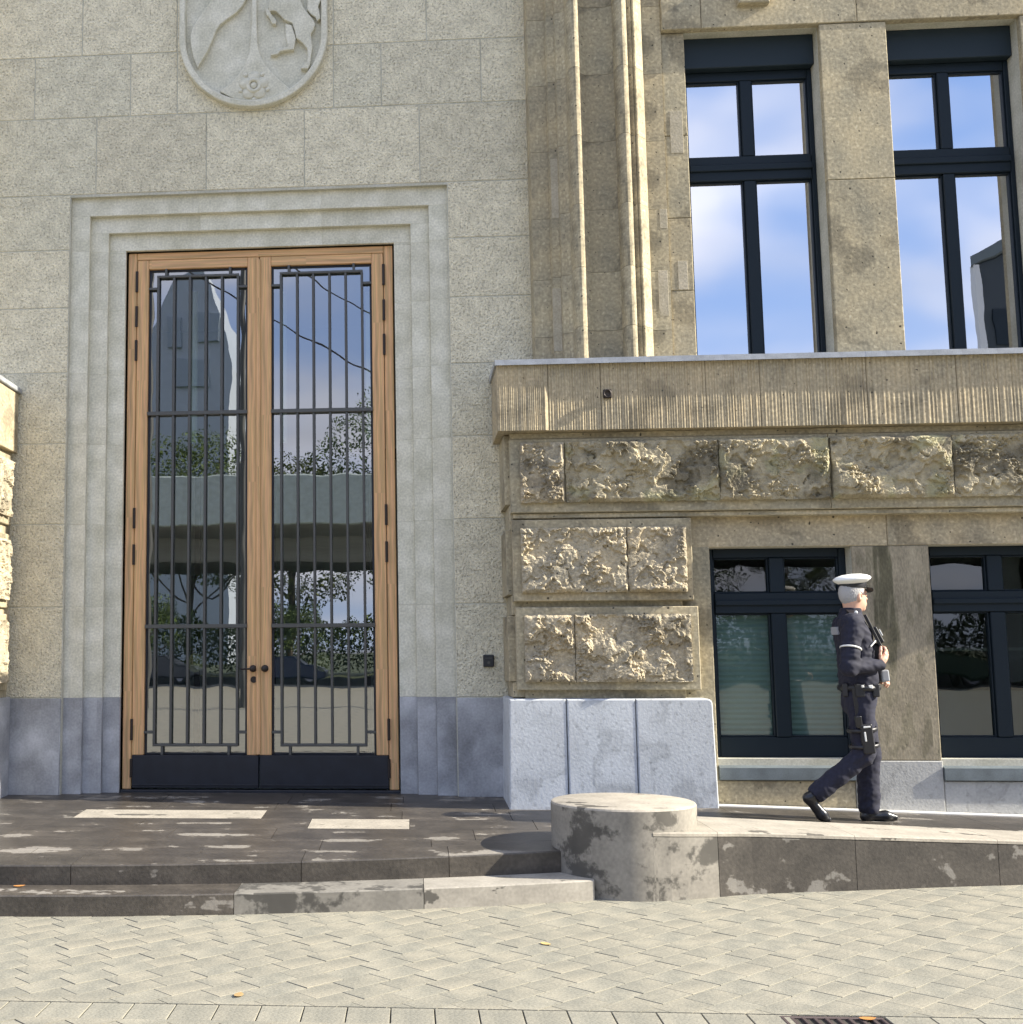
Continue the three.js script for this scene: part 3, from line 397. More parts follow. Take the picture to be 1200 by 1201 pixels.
// --- upper floor: clustered pilaster, window piers, lintel
{
  const w = group('upper_floor_wall', bld);
  mesh('wall_core', wallWithHoles(2.0, WX1, 3.66, 14, UPP, 0.02, 0.385), M.mortar, w);
  const X = (u) => onZ(u, 200, 0.45).x;
  const arc = (u0, u1, z, zp, n = 8) => [...Array(n + 1)].map((_, i) => { const a = Math.PI * i / n, x0 = X(u0), x1 = X(u1); return [(x0 + x1) / 2 - Math.cos(a) * (x1 - x0) / 2, z + Math.sin(a) * (zp - z)]; });
  const P = [[X(625), 0.0], [X(625), 0.27], [X(646), 0.27], [X(647), 0.34], [X(656), 0.34], [X(657), 0.385], [X(663), 0.40], [X(667), 0.43], ...arc(668, 682, 0.545, 0.63), [X(683), 0.50], [X(690), 0.45], [X(716), 0.45], [X(723), 0.475], ...arc(724, 738, 0.55, 0.632), [X(743), 0.57], ...arc(744, 748, 0.56, 0.578, 4), [X(757.5), 0.475], [X(759.5), 0.425], [X(782), 0.425], [X(782), 0.0]];
  const ys = [3.70, 4.0, 4.52, 5.08, 5.70, 6.32, 6.95, 7.6, 8.25, 8.9, 9.55, 10.2, 10.85, 11.5, 12.15, 12.8, 13.4, 14];
  for (let i = 0; i + 1 < ys.length; i++) {
    const g = new THREE.ExtrudeGeometry(shapeOf(P.map(([x, z]) => [x, -z - 0.0018 * (hash(i, 3) - 0.5)])), { depth: ys[i + 1] - ys[i] - 0.003, bevelEnabled: false }); g.rotateX(-Math.PI / 2); g.translate(0, ys[i], 0);
    mesh('pilaster_stone', toCreasedNormals(g, 0.6), pick(M.tuff, i * 3 + 1), w);
  }
  const B = (n, x0, x1, y0, y1, z, m) => mesh(n, block(x0 + 0.002, x1 - 0.002, y0 + 0.002, y1 - 0.002, 0.03, z + 0.002 * hash(Math.round(x0 * 99), Math.round(y0 * 99)), 0.006), m, w);
  const xj = X(782);
  for (const [a, b, i] of [[3.70, 4.35, 4], [4.35, 5.0, 0], [5.0, 5.75, 2], [5.75, 6.70, 3]]) B('jamb_stone', xj, 2.478, a, b, 0.40, M.tuff[i]);
  for (const [a, b, i] of [[3.70, 5.28, 5], [5.28, 6.70, 1]]) B('pier_stone', 3.628, 4.195, a, b, 0.45, M.tuff[i]);
  for (const [a, b, i] of [[3.70, 5.0, 2], [5.0, 6.70, 5]]) B('pier_stone', 5.315, 6.1, a, b, 0.45, M.tuff[i]);
  B('pier_stone', 6.1, WX1, 3.70, 6.70, 0.45, M.tuff[1]);
  for (const [a, b, i] of [[xj, 2.62, 3], [2.62, 3.95, 1], [3.95, 5.4, 0], [5.4, WX1, 2]]) B('lintel_stone', a, b, 6.702, 7.4, 0.46, M.tuff[i]);
  for (let y = 7.402, i = 0; y < 13.5; y += 0.8, i++) B('wall_stone', xj, WX1, y, Math.min(14, y + 0.8), 0.44, M.tuff[i % 6]);
  for (const [u0, u1, v0, v1, z] of [[774, 782, 245, 268, 0.425], [773.5, 783, 317, 371, 0.425], [647.5, 655.5, 186, 256, 0.34], [650, 658, 338, 412, 0.34]]) { const a = onZ(u0, v1, z), b = onZ(u1, v0, z); mesh('repair_stone', block(a.x, b.x, a.y, b.y, z - 0.02, z + 0.003, 0.002), M.tuffPale, w); }
  for (const [u0, u1, v0, v1] of [[787, 800, 130, 180], [796, 806, 306, 340]]) { const a = onZ(u0, v1, 0.4), b = onZ(u1, v0, 0.4); mesh('repair_stone', block(a.x, b.x, a.y, b.y, 0.38, 0.4045, 0.002), M.tuffPale, w); }
  const o = onZ(882, 3, 0.46); mesh('console_foot', new THREE.ExtrudeGeometry(shapeOf([[-0.16, 0.3], [-0.12, 0], [0.12, 0], [0.16, 0.3]]), { depth: 0.06, bevelEnabled: true, bevelSize: 0.015, bevelThickness: 0.015, bevelSegments: 2 }).translate(o.x, o.y - 0.02, 0.455), M.tuff[2], w);
}
// --- windows
function pane(w, h, off = 0) { const g = new THREE.PlaneGeometry(w, h), uv = g.attributes.uv; for (let i = 0; i < 4; i++) uv.setXY(i, uv.getX(i) * w + off, uv.getY(i) * h + off * 0.7); return g; }
function makeWindow(name, [x0, x1, y0, y1], zf, o, glass) {
  const w = group(name, bld), W = x1 - x0, H = y1 - y0, X = (f) => x0 + W * f, Y = (f) => y1 - H * f;
  const bar = (n, a, b, c, d, z, dp = 0.09, m = M.frame) => mesh(n, cboxAt(X(a) + 0.001, X(b) - 0.001, Y(d) + 0.001, Y(c) - 0.001, z - dp, z, 0.006), m, w);
  if (o.casing) bar('blind_casing', 0.0, 1.0, 0.0, o.casing, zf + 0.085, 0.14, M.casing);
  bar('frame_stile', 0, o.l, o.top, 1, zf); bar('frame_stile', o.r, 1, o.top, 1, zf); bar('frame_head', o.l, o.r, o.top, o.p0, zf); bar('frame_rail', o.l, o.r, o.p3, 1, zf);
  bar('transom', o.l, o.r, o.p1, o.p2, zf + 0.012, 0.1); bar('transom_bead', o.l, o.r, o.p1 + (o.p2 - o.p1) * 0.35, o.p1 + (o.p2 - o.p1) * 0.62, zf + 0.034, 0.03);
  bar('mullion', o.m0, o.m1, o.p0, o.p1, zf + 0.006); bar('mullion', o.m0, o.m1, o.p2, o.p3, zf + 0.006);
  for (const [a, b] of [[o.l, o.m0], [o.m1, o.r]]) for (const [c, d] of [[o.p0, o.p1], [o.p2, o.p3]]) {
    const s = 0.013, X0 = X(a), X1 = X(b), Y0 = Y(d), Y1 = Y(c);
    for (const [p, q, r, t] of [[X0, X0 + s, Y0, Y1], [X1 - s, X1, Y0, Y1], [X0 + s, X1 - s, Y0, Y0 + s], [X0 + s, X1 - s, Y1 - s, Y1]]) mesh('glazing_bead', cboxAt(p, q, r, t, zf - 0.07, zf - 0.018, 0.004), M.frame, w);
    mesh('glass_pane', pane(X1 - X0 - 0.01, Y1 - Y0 - 0.01, X0 * 1.7 + Y0).rotateY(0.0035 * (hash(Math.round(X0 * 50), Math.round(Y0 * 50)) - 0.5)).translate((X0 + X1) / 2, (Y0 + Y1) / 2, zf - 0.045), glass, w);
  }
  return w;
}
const upO = { casing: 0.095, top: 0.095, p0: 0.125, p1: 0.362, p2: 0.438, p3: 0.978, l: 0.038, r: 0.962, m0: 0.45, m1: 0.54 };
const loO = { top: 0, p0: 0.045, p1: 0.215, p2: 0.315, p3: 0.905, l: 0.05, r: 0.95, m0: 0.45, m1: 0.555 };
for (const r of UPP) makeWindow('upper_window', r, 0.20, upO, M.glassUp);
for (const r of LOW) makeWindow('lower_window', r, 0.36, loO, M.glassLow);
// rooms behind the windows
function room(x0, x1, y0, y1, zb, zf) {
  const r = group('room', bld), b = (n, a, c, d, e, f, g) => mesh(n, new THREE.BoxGeometry(c - a, e - d, g - f).translate((a + c) / 2, (d + e) / 2, (f + g) / 2), M.room, r);
  b('room_floor', x0, x1, y0 - 0.1, y0, zb, zf); b('room_ceiling', x0, x1, y1, y1 + 0.1, zb, zf); b('room_wall', x0, x1, y0, y1, zb - 0.1, zb); b('room_wall', x0 - 0.1, x0, y0, y1, zb, zf); b('room_wall', x1, x1 + 0.1, y0, y1, zb, zf);
  return r;
}
room(1.9, 3.9, -0.1, 2.6, -4, 0.079); const rm2 = room(4.02, 8.0, -0.1, 2.6, -4.5, 0.079); room(1.9, 8.0, 3.4, 7.4, -4.5, 0.019);
{ // pleated blinds behind the first lower window's two casements
  const [x0, x1, y0, y1] = LOW[0], H = y1 - y0, W = x1 - x0;
  for (const [a, b, lift] of [[0.05, 0.45, 0.13], [0.555, 0.95, 0.0]]) { const bl = group('pleated_blind', bld); const yb = y1 - H * 0.905 + lift * 0, yt = y1 - H * 0.315, n = 46, pts = []; for (let i = 0; i <= n; i++) pts.push([0.265 + (i & 1 ? 0.008 : 0), yb + (yt - yb) * i / n]); for (let i = n; i >= 0; i--) pts.push([0.262 + (i & 1 ? 0.008 : 0), yb + (yt - yb) * i / n]); const g = new THREE.ExtrudeGeometry(shapeOf(pts), { depth: W * (b - a), bevelEnabled: false }); g.rotateY(-Math.PI / 2); g.translate(x0 + W * b, 0, 0); mesh('blind_cloth', g, M.blind, bl); }
  // things inside the second lower window: shelf and pale cupboard
  mesh('shelf', new THREE.BoxGeometry(3, 0.03, 0.35).translate(5.2, 1.25, -1.8), std(lin(0.6, 0.6, 0.58)), rm2); mesh('shelf', new THREE.BoxGeometry(3, 0.03, 0.35).translate(5.2, 1.65, -1.8), std(lin(0.6, 0.6, 0.58)), rm2);
  mesh('cupboard', new THREE.BoxGeometry(3, 0.9, 0.5).translate(5.2, 0.4, -1.8), std(lin(0.62, 0.6, 0.55)), rm2);
}
// --- left wing: only its sunlit return shows
{
  const w = group('left_wing', bld), x = -3.67;
  mesh('wall_core', new THREE.BoxGeometry(2.4, 3.9, 0.92).translate(x - 1.2, 1.65, 0.06), M.tuff[1], w);
  const blk = (y0, y1, px, z0, z1, m, n) => { const g = block(-z1, -z0, y0, y1, -2.4, px, 0.006, true); g.rotateY(Math.PI / 2); g.translate(x, 0, 0); mesh(n, g, m, w); };
  blk(3.09, 3.65, 0.06, 0.03, 0.735, M.tuffWarm[0], 'cornice_stone'); blk(3.652, 3.70, 0.085, 0.0, 0.75, M.lead, 'lead_flashing');
  for (const [a, b] of [[2.487, 2.995], [1.735, 2.272], [1.0, 1.55]]) {
    blk(a - 0.07, b + 0.06, 0.03, 0.07, 0.635, M.tuff[0], 'margin_block');
    const g = rockFace(-0.62, -0.16, a, b, 0.0, 0.026, 60 + a * 3, 0.012); g.rotateY(Math.PI / 2); g.translate(x + 0.03, 0, 0); mesh('rock_faced_stone', g, M.rock[0], w);
  }
  blk(-0.15, 0.865, 0.045, 0.015, 0.70, M.slate[0], 'plinth_slab');
  mesh('upper_wall', new THREE.BoxGeometry(2.4, 10.3, 0.4).translate(x - 2.0, 8.85, 0.25), M.tuff[2], w);
}
// building mass and roof behind it all
mesh('rear_mass', new THREE.BoxGeometry(14.6, 14.4, 6).translate(1.3, 6.8, -8.3), M.tuff[0], bld);
mesh('roof_slab', new THREE.BoxGeometry(14.6, 0.3, 11.3).translate(1.3, 14.16, -5.4), M.lead, bld);

// ================================================================== PLATFORM, STEPS, RAMP
const ST = -0.34;                                                     // street level
const arcLow = (x) => 3.36 - 0.042 * (x + 2.9) ** 2, arcUp = (x) => 3.03 - 0.042 * (x + 2.9) ** 2;
const kerbF = (x) => 2.50 - 0.225 * (x - 1.86) + 0.113 * (1 - sstep(1.55, 2.3, x)), kerbB = (x) => 1.708 - 0.115 * (x - 2.14), kerbY = (x) => 0.076 - 0.0544 * (x - 1.86);
const floorY = (x, z) => mix(-0.03 * z, x > 2.4 ? -0.031 * (x - 2.4) : 0, sstep(1.0, 2.3, x));
function slab(x0, x1, zb, zf, yt, yb, c = 0.006, nx = 0) {            // slab between two plan curves, sloping top, chamfered front arris
  const n = nx || Math.max(1, Math.ceil((x1 - x0) / 0.12)), V = [], T = [];
  for (let i = 0; i <= n; i++) { const x = x0 + (x1 - x0) * i / n, b = zb(x), f = Math.max(b, zf(x)), cc = f - b > 3 * c ? c : 0; const yy = typeof yb === 'number' ? yb : yb(x); V.push([[x, yt(x, b), b], [x, yt(x, f - cc), f - cc], [x, yt(x, f) - cc, f], [x, yy, f], [x, yy, b]]); }
  for (let i = 0; i < n; i++) for (let k = 0; k < 5; k++) { const a = V[i], b = V[i + 1], l = (k + 1) % 5; T.push(...quad(a[k], a[l], b[l], b[k])); }
  for (const [e, s] of [[V[0], 1], [V[n], -1]]) { const q = s > 0 ? e : [...e].reverse(); T.push([q[0], q[4], q[3]], [q[0], q[3], q[2]], [q[0], q[2], q[1]]); }
  return geoFrom(T);
}
const plat = structure('entrance_platform', 'dark stone entrance platform with two curved steps before the wooden door', 'platform');
{
  const r = rng(5), zs = [-0.32, 0.02, 0.40, 0.80, 1.2, 1.62, 2.04, 2.46, 2.9];
  const pale = [[-2.7, -1.22, 4], [-0.80, -0.04, 5], [-2.1, -1.2, 7]];
  for (let k = 0; k + 1 < zs.length; k++) {
    let x = -7 + r() * 0.8; const cuts = [x]; while (x < 1.5) { x += 0.75 + 0.75 * r(); cuts.push(x); }
    if (k === 3) cuts.splice(0, 99, -7, -5.6, -4.1, -2.7, -1.2, -0.1, 0.75, 1.6); if (k === 4) cuts.splice(0, 99, -7, -6.2, -4.8, -3.3, -2.1, -0.8, -0.04, 0.9, 1.6);
    for (let i = 0; i + 1 < cuts.length; i++) {
      const a = cuts[i] + 0.002, b = Math.min(cuts[i + 1], 1.6) - 0.002, back = (q) => arcUp(q) - 0.352; if (b - a < 0.05 || Math.max(back(a), back(b)) < zs[k] + 0.03) continue;
      const dry = (k === 3 && Math.abs(cuts[i] + 2.7) < 0.01) || (k === 4 && Math.abs(cuts[i] + 0.8) < 0.01);
      mesh('platform_slab', slab(a, b, () => zs[k] + 0.002, (q) => Math.min(zs[k + 1] - 0.002, back(q)), (q, z) => floorY(q, z) + (dry ? 0.0006 : 0), -0.2, 0.002), dry ? M.dry[0] : pick(M.wet, i * 5 + k * 11), plat);
    }
  }
  const up = [-7, -5.2, -3.75, -2.2, -0.735, 0.22, 1.35], lo = [-7, -5.8, -4.2, -2.65, -1.115, 0.05, 1.15];
  for (let i = 0; i + 1 < up.length; i++) mesh('upper_step_stone', slab(up[i] + 0.002, up[i + 1] - 0.002, (q) => arcUp(q) - 0.35, arcUp, (q, z) => floorY(q, z), -0.30, 0.008), M.wet[(i * 3 + 1) % 5], plat);
  const stepDry = std(lin(0.44, 0.425, 0.395), { map: T.dryCol, roughness: 0.9 });
  for (let i = 0; i + 1 < lo.length; i++) mesh('lower_step_stone', slab(lo[i] + 0.002, lo[i + 1] - 0.002, (q) => arcLow(q) - 0.34, arcLow, () => -0.214, -0.40, 0.008), i >= 5 ? stepDry : i === 4 ? std(lin(0.31, 0.30, 0.28), { map: T.blotCol, roughness: 0.85 }) : M.wet[(i * 2) % 5], plat);
}
const ramp = structure('ramp', 'stone ramp with pale coping falling along the wall below the windows', 'ramp');
{
  const rx = [1.602, 2.45, 3.35, 4.3, 5.3, 6.4, 8.4];
  for (let i = 0; i + 1 < rx.length; i++) for (const [z0, z1] of [[0.3, 0.95], [0.95, 1.75]]) mesh('ramp_slab', slab(rx[i] + 0.002, rx[i + 1] - 0.002, () => z0 + 0.001, (q) => Math.min(z1 - 0.002, kerbB(q) - 0.003), (q, z) => floorY(q, z), -0.4, 0.002), M.wet[(i * 2 + (z0 > 0.5 ? 1 : 0)) % 5], ramp);
  const kerbM = std(lin(0.38, 0.365, 0.345), { map: T.kerbCol, roughness: 0.85, bumpMap: T.fine, bumpScale: 0.0015 });
  const kx = [1.527, 1.975, 2.935, 3.955, 4.95, 6.0, 8.4];
  for (let i = 0; i + 1 < kx.length; i++) {
    const mt = i === 0 ? std(lin(0.40, 0.38, 0.345), { map: T.blotCol }) : kerbM;
    mesh('kerb_panel', slab(kx[i] + 0.002, kx[i + 1] - 0.002, (q) => kerbB(q) + 0.01, kerbF, (q) => kerbY(q) - 0.028, ST - 0.05, 0.004), mt, ramp);
    mesh('coping_stone', slab(kx[i] + 0.0015, kx[i + 1] - 0.0015, kerbB, (q) => kerbF(q) + 0.003, (q) => kerbY(q), (q) => kerbY(q) - 0.026, 0.008), M.dry[i % 3], ramp);
  }
  mesh('gutter_strip', slab(2.44, 8.4, () => 0.515, () => 0.60, (q, z) => floorY(q, z) + 0.012, -0.2, 0.004), std(lin(0.62, 0.60, 0.55), { roughness: 0.8 }), ramp);
}
{ // drum at the head of the ramp
  const d = thing('stone_drum', 'round pale stone drum with dark stained side standing at the end of the ramp wall', 'stone drum');
  const r = 0.485, y1 = 0.236, y0 = ST - 0.03;
  {
    const side = new THREE.CylinderGeometry(r, r, y1 - 0.016 - y0, 72, 1, true).rotateY(Math.PI).translate(0, (y1 - 0.016 + y0) / 2, 0), top = new THREE.LatheGeometry([[r, y1 - 0.016], [r - 0.007, y1 - 0.005], [r - 0.02, y1], [0, y1]].map((q) => new THREE.Vector2(...q)), 72); const tu = top.attributes.uv, tp = top.attributes.position; for (let i = 0; i < tp.count; i++) tu.setXY(i, tp.getX(i) + 3, tp.getZ(i) + 2.2);
    { const u = side.attributes.uv; for (let i = 0; i < u.count; i++) u.setXY(i, u.getX(i) * 3.1 + 0.4, u.getY(i) * 0.56 + 1.33); } mesh('drum_side', side, std(lin(0.40, 0.38, 0.345), { map: T.blotCol }), d); mesh('drum_top', toCreasedNormals(top, 0.5), M.dry[2], d); } d.position.set(1.42, 0, 2.215);
  // tangent cheek joining drum and kerb
}
// ================================================================== STREET
const pav = structure('pavement', 'pale concrete block paving laid diagonally in front of the steps', 'pavement');
{
  mesh('sand_bed', new THREE.PlaneGeometry(16, 9).rotateX(-Math.PI / 2).translate(1, ST - 0.009, 4.2), M.sand, pav);
  const L = 0.24, W = 0.16, e1 = [Math.SQRT1_2, -Math.SQRT1_2], e2 = [Math.SQRT1_2, Math.SQRT1_2], list = [], cutList = [], r = rng(99), ZB0 = 5.115, ZB1 = 5.352;
  for (let i = -80; i < 80; i++) for (let j = -80; j < 80; j++) {
    const s = (i + 0.5) * L - j * 0.08, t = (j + 0.5) * W, x = s * e1[0] + t * e2[0] + 1, z = s * e1[1] + t * e2[1] + 4.2;
    if (x < -6 || x > 7.6 || z > 8.4 || z < 1.2) continue;
    if ((x < 1.2 && z < arcLow(x) - 0.22) || (x >= 1.2 && z < kerbF(x) - 0.22)) continue;
    const hz = (L + W) / 2 * Math.SQRT1_2; if (z - hz > ZB0 && z + hz < ZB1) continue; if ((z < ZB0 && z + hz > ZB0) || (z > ZB1 && z - hz < ZB1) || (z >= ZB0 && z <= ZB1)) { cutList.push([x, z]); continue; }
    list.push([x, z, (CAM.z - z)]);
  }
  const proj = (x, z) => { const v = new THREE.Vector3(x, ST, z).applyMatrix4(camera.matrixWorldInverse); return [CX + FOC * v.x / -v.z, CY - FOC * v.y / -v.z]; };
  const inView = (q) => { const [u, v] = proj(q[0], q[1]); return u > -10 && u < 1210 && v < 1206; };
  list.sort((a, b) => (inView(b) - inView(a)) || a[2] - b[2]);
  const proto = [0, 1, 2, 3, 4, 5].map(() => { const g = cbox(L - 0.0045, 0.06, W - 0.0045, 0.0014); return g; });
  const place = (o, k) => { o.rotation.set(0.006 * (r() - 0.5), Math.PI / 4 + 0.022 * (r() - 0.5), 0.006 * (r() - 0.5)); o.position.set(list[k][0], ST - 0.03 + 0.003 * (r() - 0.5), list[k][1] + 0.003 * (r() - 0.5)); };
  const rest = [], far = list.slice(280);
  list.forEach((q, k) => {
    const vi = (hash(k, 12) * 6) | 0;
    if (k < 280) { const m = mesh('paver', proto[vi], M.pave[vi], pav); place(m, k); } else { const o = new THREE.Object3D(); place(o, k); o.updateMatrix(); (rest[vi] ??= []).push(proto[vi].clone().applyMatrix4(o.matrix)); }
  });
  rest.forEach((gs, i) => { const m = mesh('paver_field', mergeGeometries(gs), M.pave[i], pav); m.userData.kind = 'stuff'; });
  // blocks cut along both sides of the channel band
  cutList.forEach(([x, z], k) => {
    for (const side of [-1, 1]) {
      const lim = side < 0 ? ZB0 - 0.003 : ZB1 + 0.003, c = [[-1, -1], [1, -1], [1, 1], [-1, 1]].map(([a, b]) => { const s = a * (L - 0.0045) / 2, t = b * (W - 0.0045) / 2; return [x + s * e1[0] + t * e2[0], z + s * e1[1] + t * e2[1]]; });
      const out = []; for (let i = 0; i < 4; i++) { const a = c[i], b = c[(i + 1) % 4], ia = side * (a[1] - lim) > 0, ib = side * (b[1] - lim) > 0; if (ia) out.push(a); if (ia !== ib) { const t = (lim - a[1]) / (b[1] - a[1]); out.push([mix(a[0], b[0], t), lim]); } }
      if (out.length < 3) continue; let ar = 0; for (let i = 0; i < out.length; i++) { const a = out[i], b = out[(i + 1) % out.length]; ar += a[0] * b[1] - b[0] * a[1]; } if (Math.abs(ar) < 0.002) continue;
      const g = new THREE.ExtrudeGeometry(shapeOf(out.map(([p, q]) => [p, -q])), { depth: 0.06, bevelEnabled: false }).rotateX(-Math.PI / 2).translate(0, ST - 0.06 + 0.001 * (r() - 0.5), 0); mesh('cut_paver', g, M.pave[(hash(k, 51) * 6) | 0], pav);
    }
  });
  // soldier course (gutter band) parallel to the wall, broken by a drain grate
  const bw = 0.196, ga = onY(914, 1192, ST).x, gb = onY(1036, 1194, ST).x; let n = 0;
  const bg = cbox(bw - 0.006, 0.06, 0.232, 0.002);
  for (let x = -6; x < 7.4; x += bw) { if (x + bw / 2 > ga && x + bw / 2 < gb + 0.02) continue; const vi = (hash(++n, 31) * 6) | 0, m = mesh('channel_block', bg, M.pave[vi], pav); m.position.set(x + bw / 2, ST - 0.031, 5.235); m.rotation.y = 0.01 * (r() - 0.5); }
}
{
  const a = onY(914, 1192, ST), b = onY(1036, 1194, ST), g = thing('drain_grate', 'slotted iron drain grate let into the paving band', 'drain grate');
  const w = b.x - a.x, x0 = a.x, z0 = 5.135, z1 = 5.345; const ir = std(lin(0.10, 0.075, 0.07), { roughness: 0.6, metalness: 0.4 });
  mesh('grate_frame', cboxAt(x0, x0 + w, ST - 0.05, ST + 0.001, z0, z0 + 0.018), ir, g); mesh('grate_frame', cboxAt(x0, x0 + w, ST - 0.05, ST + 0.001, z1 - 0.018, z1), ir, g);
  mesh('grate_frame', cboxAt(x0, x0 + 0.02, ST - 0.05, ST + 0.001, z0 + 0.018, z1 - 0.018), ir, g); mesh('grate_frame', cboxAt(x0 + w - 0.02, x0 + w, ST - 0.05, ST + 0.001, z0 + 0.018, z1 - 0.018), ir, g);
  const n = Math.round(w / 0.047); for (let i = 1; i < n; i++) mesh('grate_bar', cboxAt(x0 + w * i / n - 0.010, x0 + w * i / n + 0.010, ST - 0.04, ST, z0 + 0.018, z1 - 0.018, 0.003), ir, g);
}

// ================================================================== THE OTHER SIDE OF THE SQUARE (seen mirrored in the panes)
{
  const pl = structure('plaza', 'pale open paved square in front of the building', 'plaza'), pm = M.pave[1];
  const strip = (n, x0, x1, z0, z1, y, m, p) => { const g = new THREE.PlaneGeometry(x1 - x0, z1 - z0).rotateX(-Math.PI / 2).translate((x0 + x1) / 2, y, (z0 + z1) / 2); const uv = g.attributes.uv; for (let i = 0; i < uv.count; i++) uv.setXY(i, uv.getX(i) * (x1 - x0), uv.getY(i) * (z1 - z0)); return mesh(n, g, m, p); };
  strip('plaza_paving', -90, 90, 8.42, 46, ST - 0.003, pm, pl); strip('plaza_paving', -90, -6.02, -12, 8.42, ST - 0.003, pm, pl); strip('plaza_paving', 7.55, 90, -12, 8.42, ST - 0.003, pm, pl);
  const rd = structure('road', 'grey asphalt road beyond the square', 'road');
  strip('road_surface', -90, 90, 46.02, 66, ST - 0.06, std(lin(0.06, 0.06, 0.062), { map: T.fineCol }), rd); mesh('kerb', new THREE.BoxGeometry(180, 0.12, 0.2).translate(0, ST - 0.055, 46.1), M.dry[0], rd);
  const gd = structure('ground', 'wide green ground reaching to the horizon', 'ground');
  strip('lawn', -900, 900, -900, 900, ST - 0.12, std(lin(0.06, 0.085, 0.03), { map: T.paveCol }), gd);
}
{
  const b = thing('road_bridge', 'long concrete road bridge mirrored in the door glass', 'bridge'), Z = 45, t = behind(330, 556, Z).y, s = behind(330, 614, Z).y, c = std(lin(0.62, 0.70, 0.66), { map: T.fineCol }), dk = std(lin(0.55, 0.56, 0.54), { map: T.fineCol });
  mesh('deck', new THREE.BoxGeometry(170, 1.0, 25).translate(0, s + 0.5, Z + 13), dk, b);
  mesh('parapet', cboxAt(-85, 85, s, t, Z, Z + 0.45, 0.05), c, b); mesh('parapet', cboxAt(-85, 85, s, t, Z + 25.5, Z + 26, 0.05), c, b);
  mesh('girder', new THREE.BoxGeometry(170, 1.3, 8).translate(0, s - 0.65, Z + 11), dk, b);
  for (let x = -78; x < 80; x += 26) mesh('bridge_pier', new THREE.CylinderGeometry(0.9, 1.0, s + 0.4, 20).translate(x + 5, (s + ST) / 2 - 0.2, Z + 11), c, b);
}
function makeTree(seed, h, rx, tint) {                                // tapered trunk, limbs, crown of many leaf faces in clumps
  const g = new THREE.Group(), r = rng(seed), bark = std(lin(0.09, 0.07, 0.05));
  const wood = [tube([[0, 0, 0], [0.15 * (r() - 0.5), h * 0.3, 0.1], [0.3 * (r() - 0.5), h * 0.62, 0]], 0.26, 8)], P = [], N = [], C = [];
  const clumps = []; for (let i = 0; i < 26; i++) { const a = r() * 6.283, q = Math.sqrt(r()), y = 0.34 + 0.62 * r(), w = Math.sqrt(Math.max(0.08, 1 - ((y - 0.6) / 0.42) ** 2)); clumps.push([Math.cos(a) * q * rx * w, y * h, Math.sin(a) * q * rx * w, rx * (0.24 + 0.2 * r())]); }
  for (const c of clumps.slice(0, 9)) wood.push(tube([[0, h * (0.22 + 0.2 * r()), 0], [c[0] * 0.5, c[1] * 0.72, c[2] * 0.5], [c[0], c[1], c[2]]], 0.07, 5));
  for (const c of clumps) for (let i = 0; i < 420; i++) {
    const a = r() * 6.283, z = 2 * r() - 1, q = Math.sqrt(1 - z * z), R = c[3] * (0.55 + 0.5 * r()), x = c[0] + Math.cos(a) * q * R, y = c[1] + z * R * 0.8, w = c[2] + Math.sin(a) * q * R, s = 0.07 + 0.08 * r();
    const u = new THREE.Vector3(r() - 0.5, r() - 0.5, r() - 0.5).normalize(), v = new THREE.Vector3(r() - 0.5, r() - 0.5, r() - 0.5).cross(u).normalize(), n = new THREE.Vector3().crossVectors(u, v), k = 0.7 + 0.6 * r();
    const e = [[-1, 0], [0, -0.55], [1, 0], [0, 0.55]].map(([p, o]) => [x + (u.x * p + v.x * o) * s, y + (u.y * p + v.y * o) * s, w + (u.z * p + v.z * o) * s]);
    for (const t of [0, 1, 2, 0, 2, 3]) { P.push(...e[t]); N.push(n.x, n.y, n.z); C.push(k, k, k * 0.9); }
  }
  const cg = new THREE.BufferGeometry(); cg.setAttribute('position', new THREE.Float32BufferAttribute(P, 3)); cg.setAttribute('normal', new THREE.Float32BufferAttribute(N, 3)); cg.setAttribute('color', new THREE.Float32BufferAttribute(C, 3));
  mesh('trunk', mergeGeometries(wood), bark, g); mesh('crown', cg, new THREE.MeshStandardMaterial({ color: lin(...tint), vertexColors: true, roughness: 0.8, side: THREE.DoubleSide }), g);
  return g;
}
{
  const kinds = [makeTree(1, 17, 5.2, [0.09, 0.13, 0.03]), makeTree(2, 15, 4.6, [0.12, 0.14, 0.028]), makeTree(3, 18.5, 5.6, [0.07, 0.11, 0.03])];
  const r = rng(12), lab = 'leafy green street tree behind the bridge, mirrored in the glass';
  for (let i = 0; i < 17; i++) { const t = kinds[i % 3].clone(); t.name = numbered('street_tree'); t.userData = { label: lab, category: 'tree', group: 'trees behind the bridge' }; t.position.set(-62 + i * 7.4 + 3 * r(), ST - 0.1, 79 + 9 * r()); t.rotation.y = r() * 6; t.scale.setScalar(t.position.x > 6 ? 0.72 + 0.12 * r() : 1.06 + 0.22 * r()); scene.add(t); }
  const near = makeTree(9, 9, 4.2, [0.09, 0.14, 0.035]);
  for (const [x, z, s] of [[-19, 73, 0.62], [-8.5, 74, 0.56], [9, 73, 0.62], [24, 73, 0.6]]) { const t = near.clone(); t.name = numbered('low_tree'); t.userData = { label: 'low round tree standing in the shade under the bridge', category: 'tree', group: 'low trees under the bridge' }; t.position.set(x, ST - 0.1, z); t.scale.setScalar(s); scene.add(t); }
}
